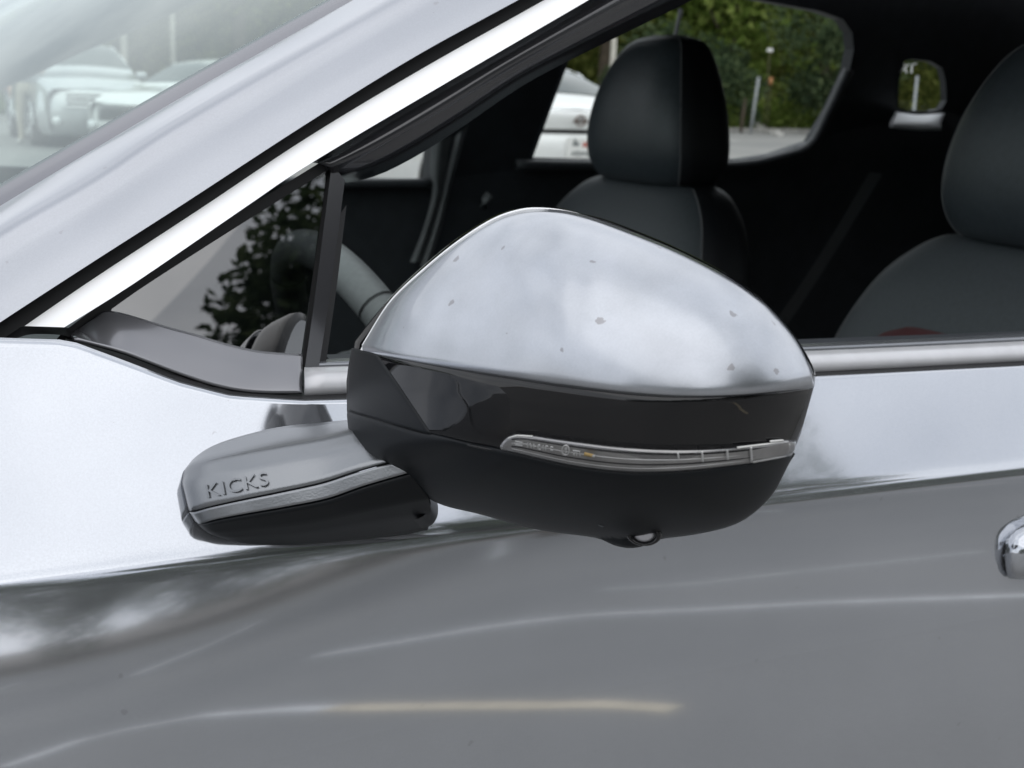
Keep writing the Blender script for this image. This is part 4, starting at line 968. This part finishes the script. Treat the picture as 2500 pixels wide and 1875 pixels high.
for k, (rx, rz, zc, H_, n, mt, sz) in enumerate(((2.6, 2.6, 4.2, 6.5, 9000, 'leafA', .10), (2.2, 3.2, 4.4, 7.2, 9000, 'leafB', .09), (2.8, 2.2, 3.4, 5.4, 9000, 'leafC', .11), (2.7, 1.9, 5.6, 7.4, 80000, 'leafB', .055))):
    P, C = crown_points(n, rx, rz, zc, 26); P = P[P[:, 2] > .3]
    cm = leaf_mesh('crown', P, sz, M[mt])
    root = tube_obj('trunk_src', [(0, 0, -.1), (.05, .03, zc*.4), (-.03, .05, zc*.8), (.02, 0, zc+rz*.5)], [.16, .13, .09, .03], M['bark'])
    bm = bmesh.new(); bm.from_mesh(root.data)
    me_all = [root.data]
    V = [v.co.copy() for v in root.data.vertices]; Fs = [tuple(p.vertices) for p in root.data.polygons]
    for cx, cy, cz, r in C[:9]:
        t = tube_obj('limb_src', [(0, 0, max(.8, cz*.55)), (cx*.5, cy*.5, cz*.8), (cx, cy, cz)], [.06, .04, .015], M['bark'], seg=6)
        off = len(V); V += [v.co.copy() for v in t.data.vertices]; Fs += [tuple(i+off for i in p.vertices) for p in t.data.polygons]; bpy.data.objects.remove(t)
    bm.free(); bpy.data.objects.remove(root)
    tm_ = bpy.data.meshes.new('trunk'); tm_.from_pydata(V, [], Fs); tm_.materials.append(M['bark'])
    TREES.append((tm_, cm))
def tree(x, y, kind, s, label, group, name='leafy_tree'):
    r = thing(name, label, 'tree', (x, y, 0), random.uniform(0, 6.28), group); r.scale = (s, s, s*random.uniform(.92, 1.08))
    for nm, me in (('trunk', TREES[kind][0]), ('crown', TREES[kind][1])):
        o = bpy.data.objects.new(nm, me); COL.objects.link(o); o.parent = r
    return r
for x, y, k, lb in ((7, 37.5, 2, 'bright green tree behind the silver car, seen through the windshield'), (12, 38, 0, 'olive green tree behind the white sedan and thin poles in the windshield'),
                    (24, 37.2, 0, 'olive green tree rising directly behind the passenger headrest'), (28.5, 36.4, 2, 'bright green tree in the middle of the rear window view'),
                    (33, 36.8, 0, 'olive green tree at the right end of the rear window view'), (38.6, 36, 1, 'dark green tree filling the little rear quarter window')):
    tree(x, y, k, random.uniform(1.4, 1.6), lb, 'trees beyond the far kerb')
for x, y, k, s, lb in ((-8.5, -23, 1, 1.3, 'dark green tree mirrored at the left end of the door'), (-.4, -23.5, 1, .85, 'dark green tree mirrored in the door below the mirror arm'),
                       (6.7, -10.9, 3, 1.0, 'fine leaved dark tree mirrored in the triangular quarter glass'), (12, -18, 1, 1.3, 'dark green tree mirrored in the door beside its handle')):
    t_ = tree(x, y, k, s, lb, 'trees mirrored in the car')
    if k == 3: t_.scale = (1.55, 1.55, .98)
# wooded rise behind everything
hg = []
for x in np.linspace(-90, 120, 60):
    hg.append([(x, y, -.1+(6.5+1.8*math.sin(x*.13)+1.0*math.sin(x*.37+1))*1.4*(1-math.exp(-max(0, y-45)/5))) for y in np.linspace(44, 84, 24)])
M['hill'] = leaf_mat('wooded_rise', (.05, .07, .025), (.11, .145, .045), (.18, .21, .07))
tag(grid_obj('hill', hg, M['hill']), kind='structure')
# low shrubs
def shrub(px, py, dist, rx, rz, n, mt, label, sz=.09):
    b = atH(px, py, dist); P, C = crown_points(n, rx, rz, rz*.8, 14); P = P[P[:, 2] > .02]
    r = thing('shrub', label, 'shrub', (b[0], b[1], 0), 0)
    o = bpy.data.objects.new('foliage', leaf_mesh('foliage', P, sz, M[mt])); COL.objects.link(o); o.parent = r
    st = tube_obj('stem', [(0, 0, -.05), (.05, 0, rz*.5), (.0, .05, rz)], [.04, .03, .01], M['bark'], r, seg=6)
shrub(1765, 250, 42, 1.7, 1.7, 4000, 'leafB', 'dark rounded shrub left of the leaning grey post')
shrub(2020, 230, 42.5, 2.2, 2.6, 5000, 'leafB', 'tall dark shrub at the right end of the rear window view')
shrub(1600, 240, 42, 2.2, 1.9, 4000, 'leafB', 'dark shrub behind the passenger headrest')
# weeds along the kerb
n = 40000; xs_ = rng.uniform(-4, 50, n); ys_ = CURB_Y+.25+np.abs(rng.normal(0, 1.1, n)); zz = np.abs(rng.normal(0, .2, n))*np.where((xs_ > 25.5) & (xs_ < 30.5), 3.2, 1.0)
wme = leaf_mesh('weeds', np.stack([xs_, ys_, zz], 1), .09, M['leafC']); wo = bpy.data.objects.new('weeds', wme); COL.objects.link(wo); tag(wo, 'bright green weeds along the far kerb', 'weeds', kind='stuff')
n = 110000; xs_ = rng.uniform(-14, 66, n); ys_ = rng.uniform(39, 48, n); zz = rng.uniform(0, 1, n)**.8*(8+1.5*np.sin(xs_*.7)+np.sin(xs_*1.9+1))
fme = leaf_mesh('far_wood', np.stack([xs_, ys_, zz], 1), .17, M['leafA']); fo = bpy.data.objects.new('far_wood', fme); COL.objects.link(fo); tag(fo, 'mass of olive green woodland beyond the tree row', 'woodland', kind='stuff')
n = 130000; xs_ = rng.uniform(-34, 42, n); ys_ = rng.uniform(-33, -25, n); tp = 8.5+1.2*np.sin(xs_*.6)+np.sin(xs_*1.7+1)
gap = np.clip(1.5+1.0*np.sin(xs_*2.1)+.7*np.sin(xs_*5.3+2), .1, 2.8)*np.clip((xs_-2.4)*2, 0, 1)*np.clip((12.2-xs_)*1.5, 0, 1)*np.where(np.abs(xs_-5.4) < .35, .1, 1)*np.where(np.abs(xs_-9.3) < .3, .2, 1)
zz = gap+(tp-gap)*rng.uniform(0, 1, n)**.8
fme = leaf_mesh('near_wood', np.stack([xs_, ys_, zz], 1), .16, M['leafB']); fo = bpy.data.objects.new('woodland', fme); COL.objects.link(fo); tag(fo, 'dark woodland behind the viewer, reflected in the door', 'woodland', kind='stuff')
# stones on the kerb strip
for px, py, s in ((1795, 318, .09), (1860, 322, .22), (1900, 332, .12)):
    b = onZ(px, py); V = [Vector((random.uniform(-1, 1), random.uniform(-1, 1), random.uniform(-.2, .9))) for _ in range(22)]
    bm = bmesh.new(); [bm.verts.new(v*s*1.6) for v in V]; bmesh.ops.convex_hull(bm, input=bm.verts[:]); 
    me = bpy.data.meshes.new('stone'); bm.to_mesh(me); bm.free(); me.materials.append(M['concrete']); o = bpy.data.objects.new('stone', me); COL.objects.link(o); o.location = (b[0], b[1], 0)
    tag(o, {.09: 'small pale stone just left of the leaning post', .22: 'large pale broken stone at the foot of the leaning post', .12: 'pale stone to the right of the leaning post'}[s], 'stone')
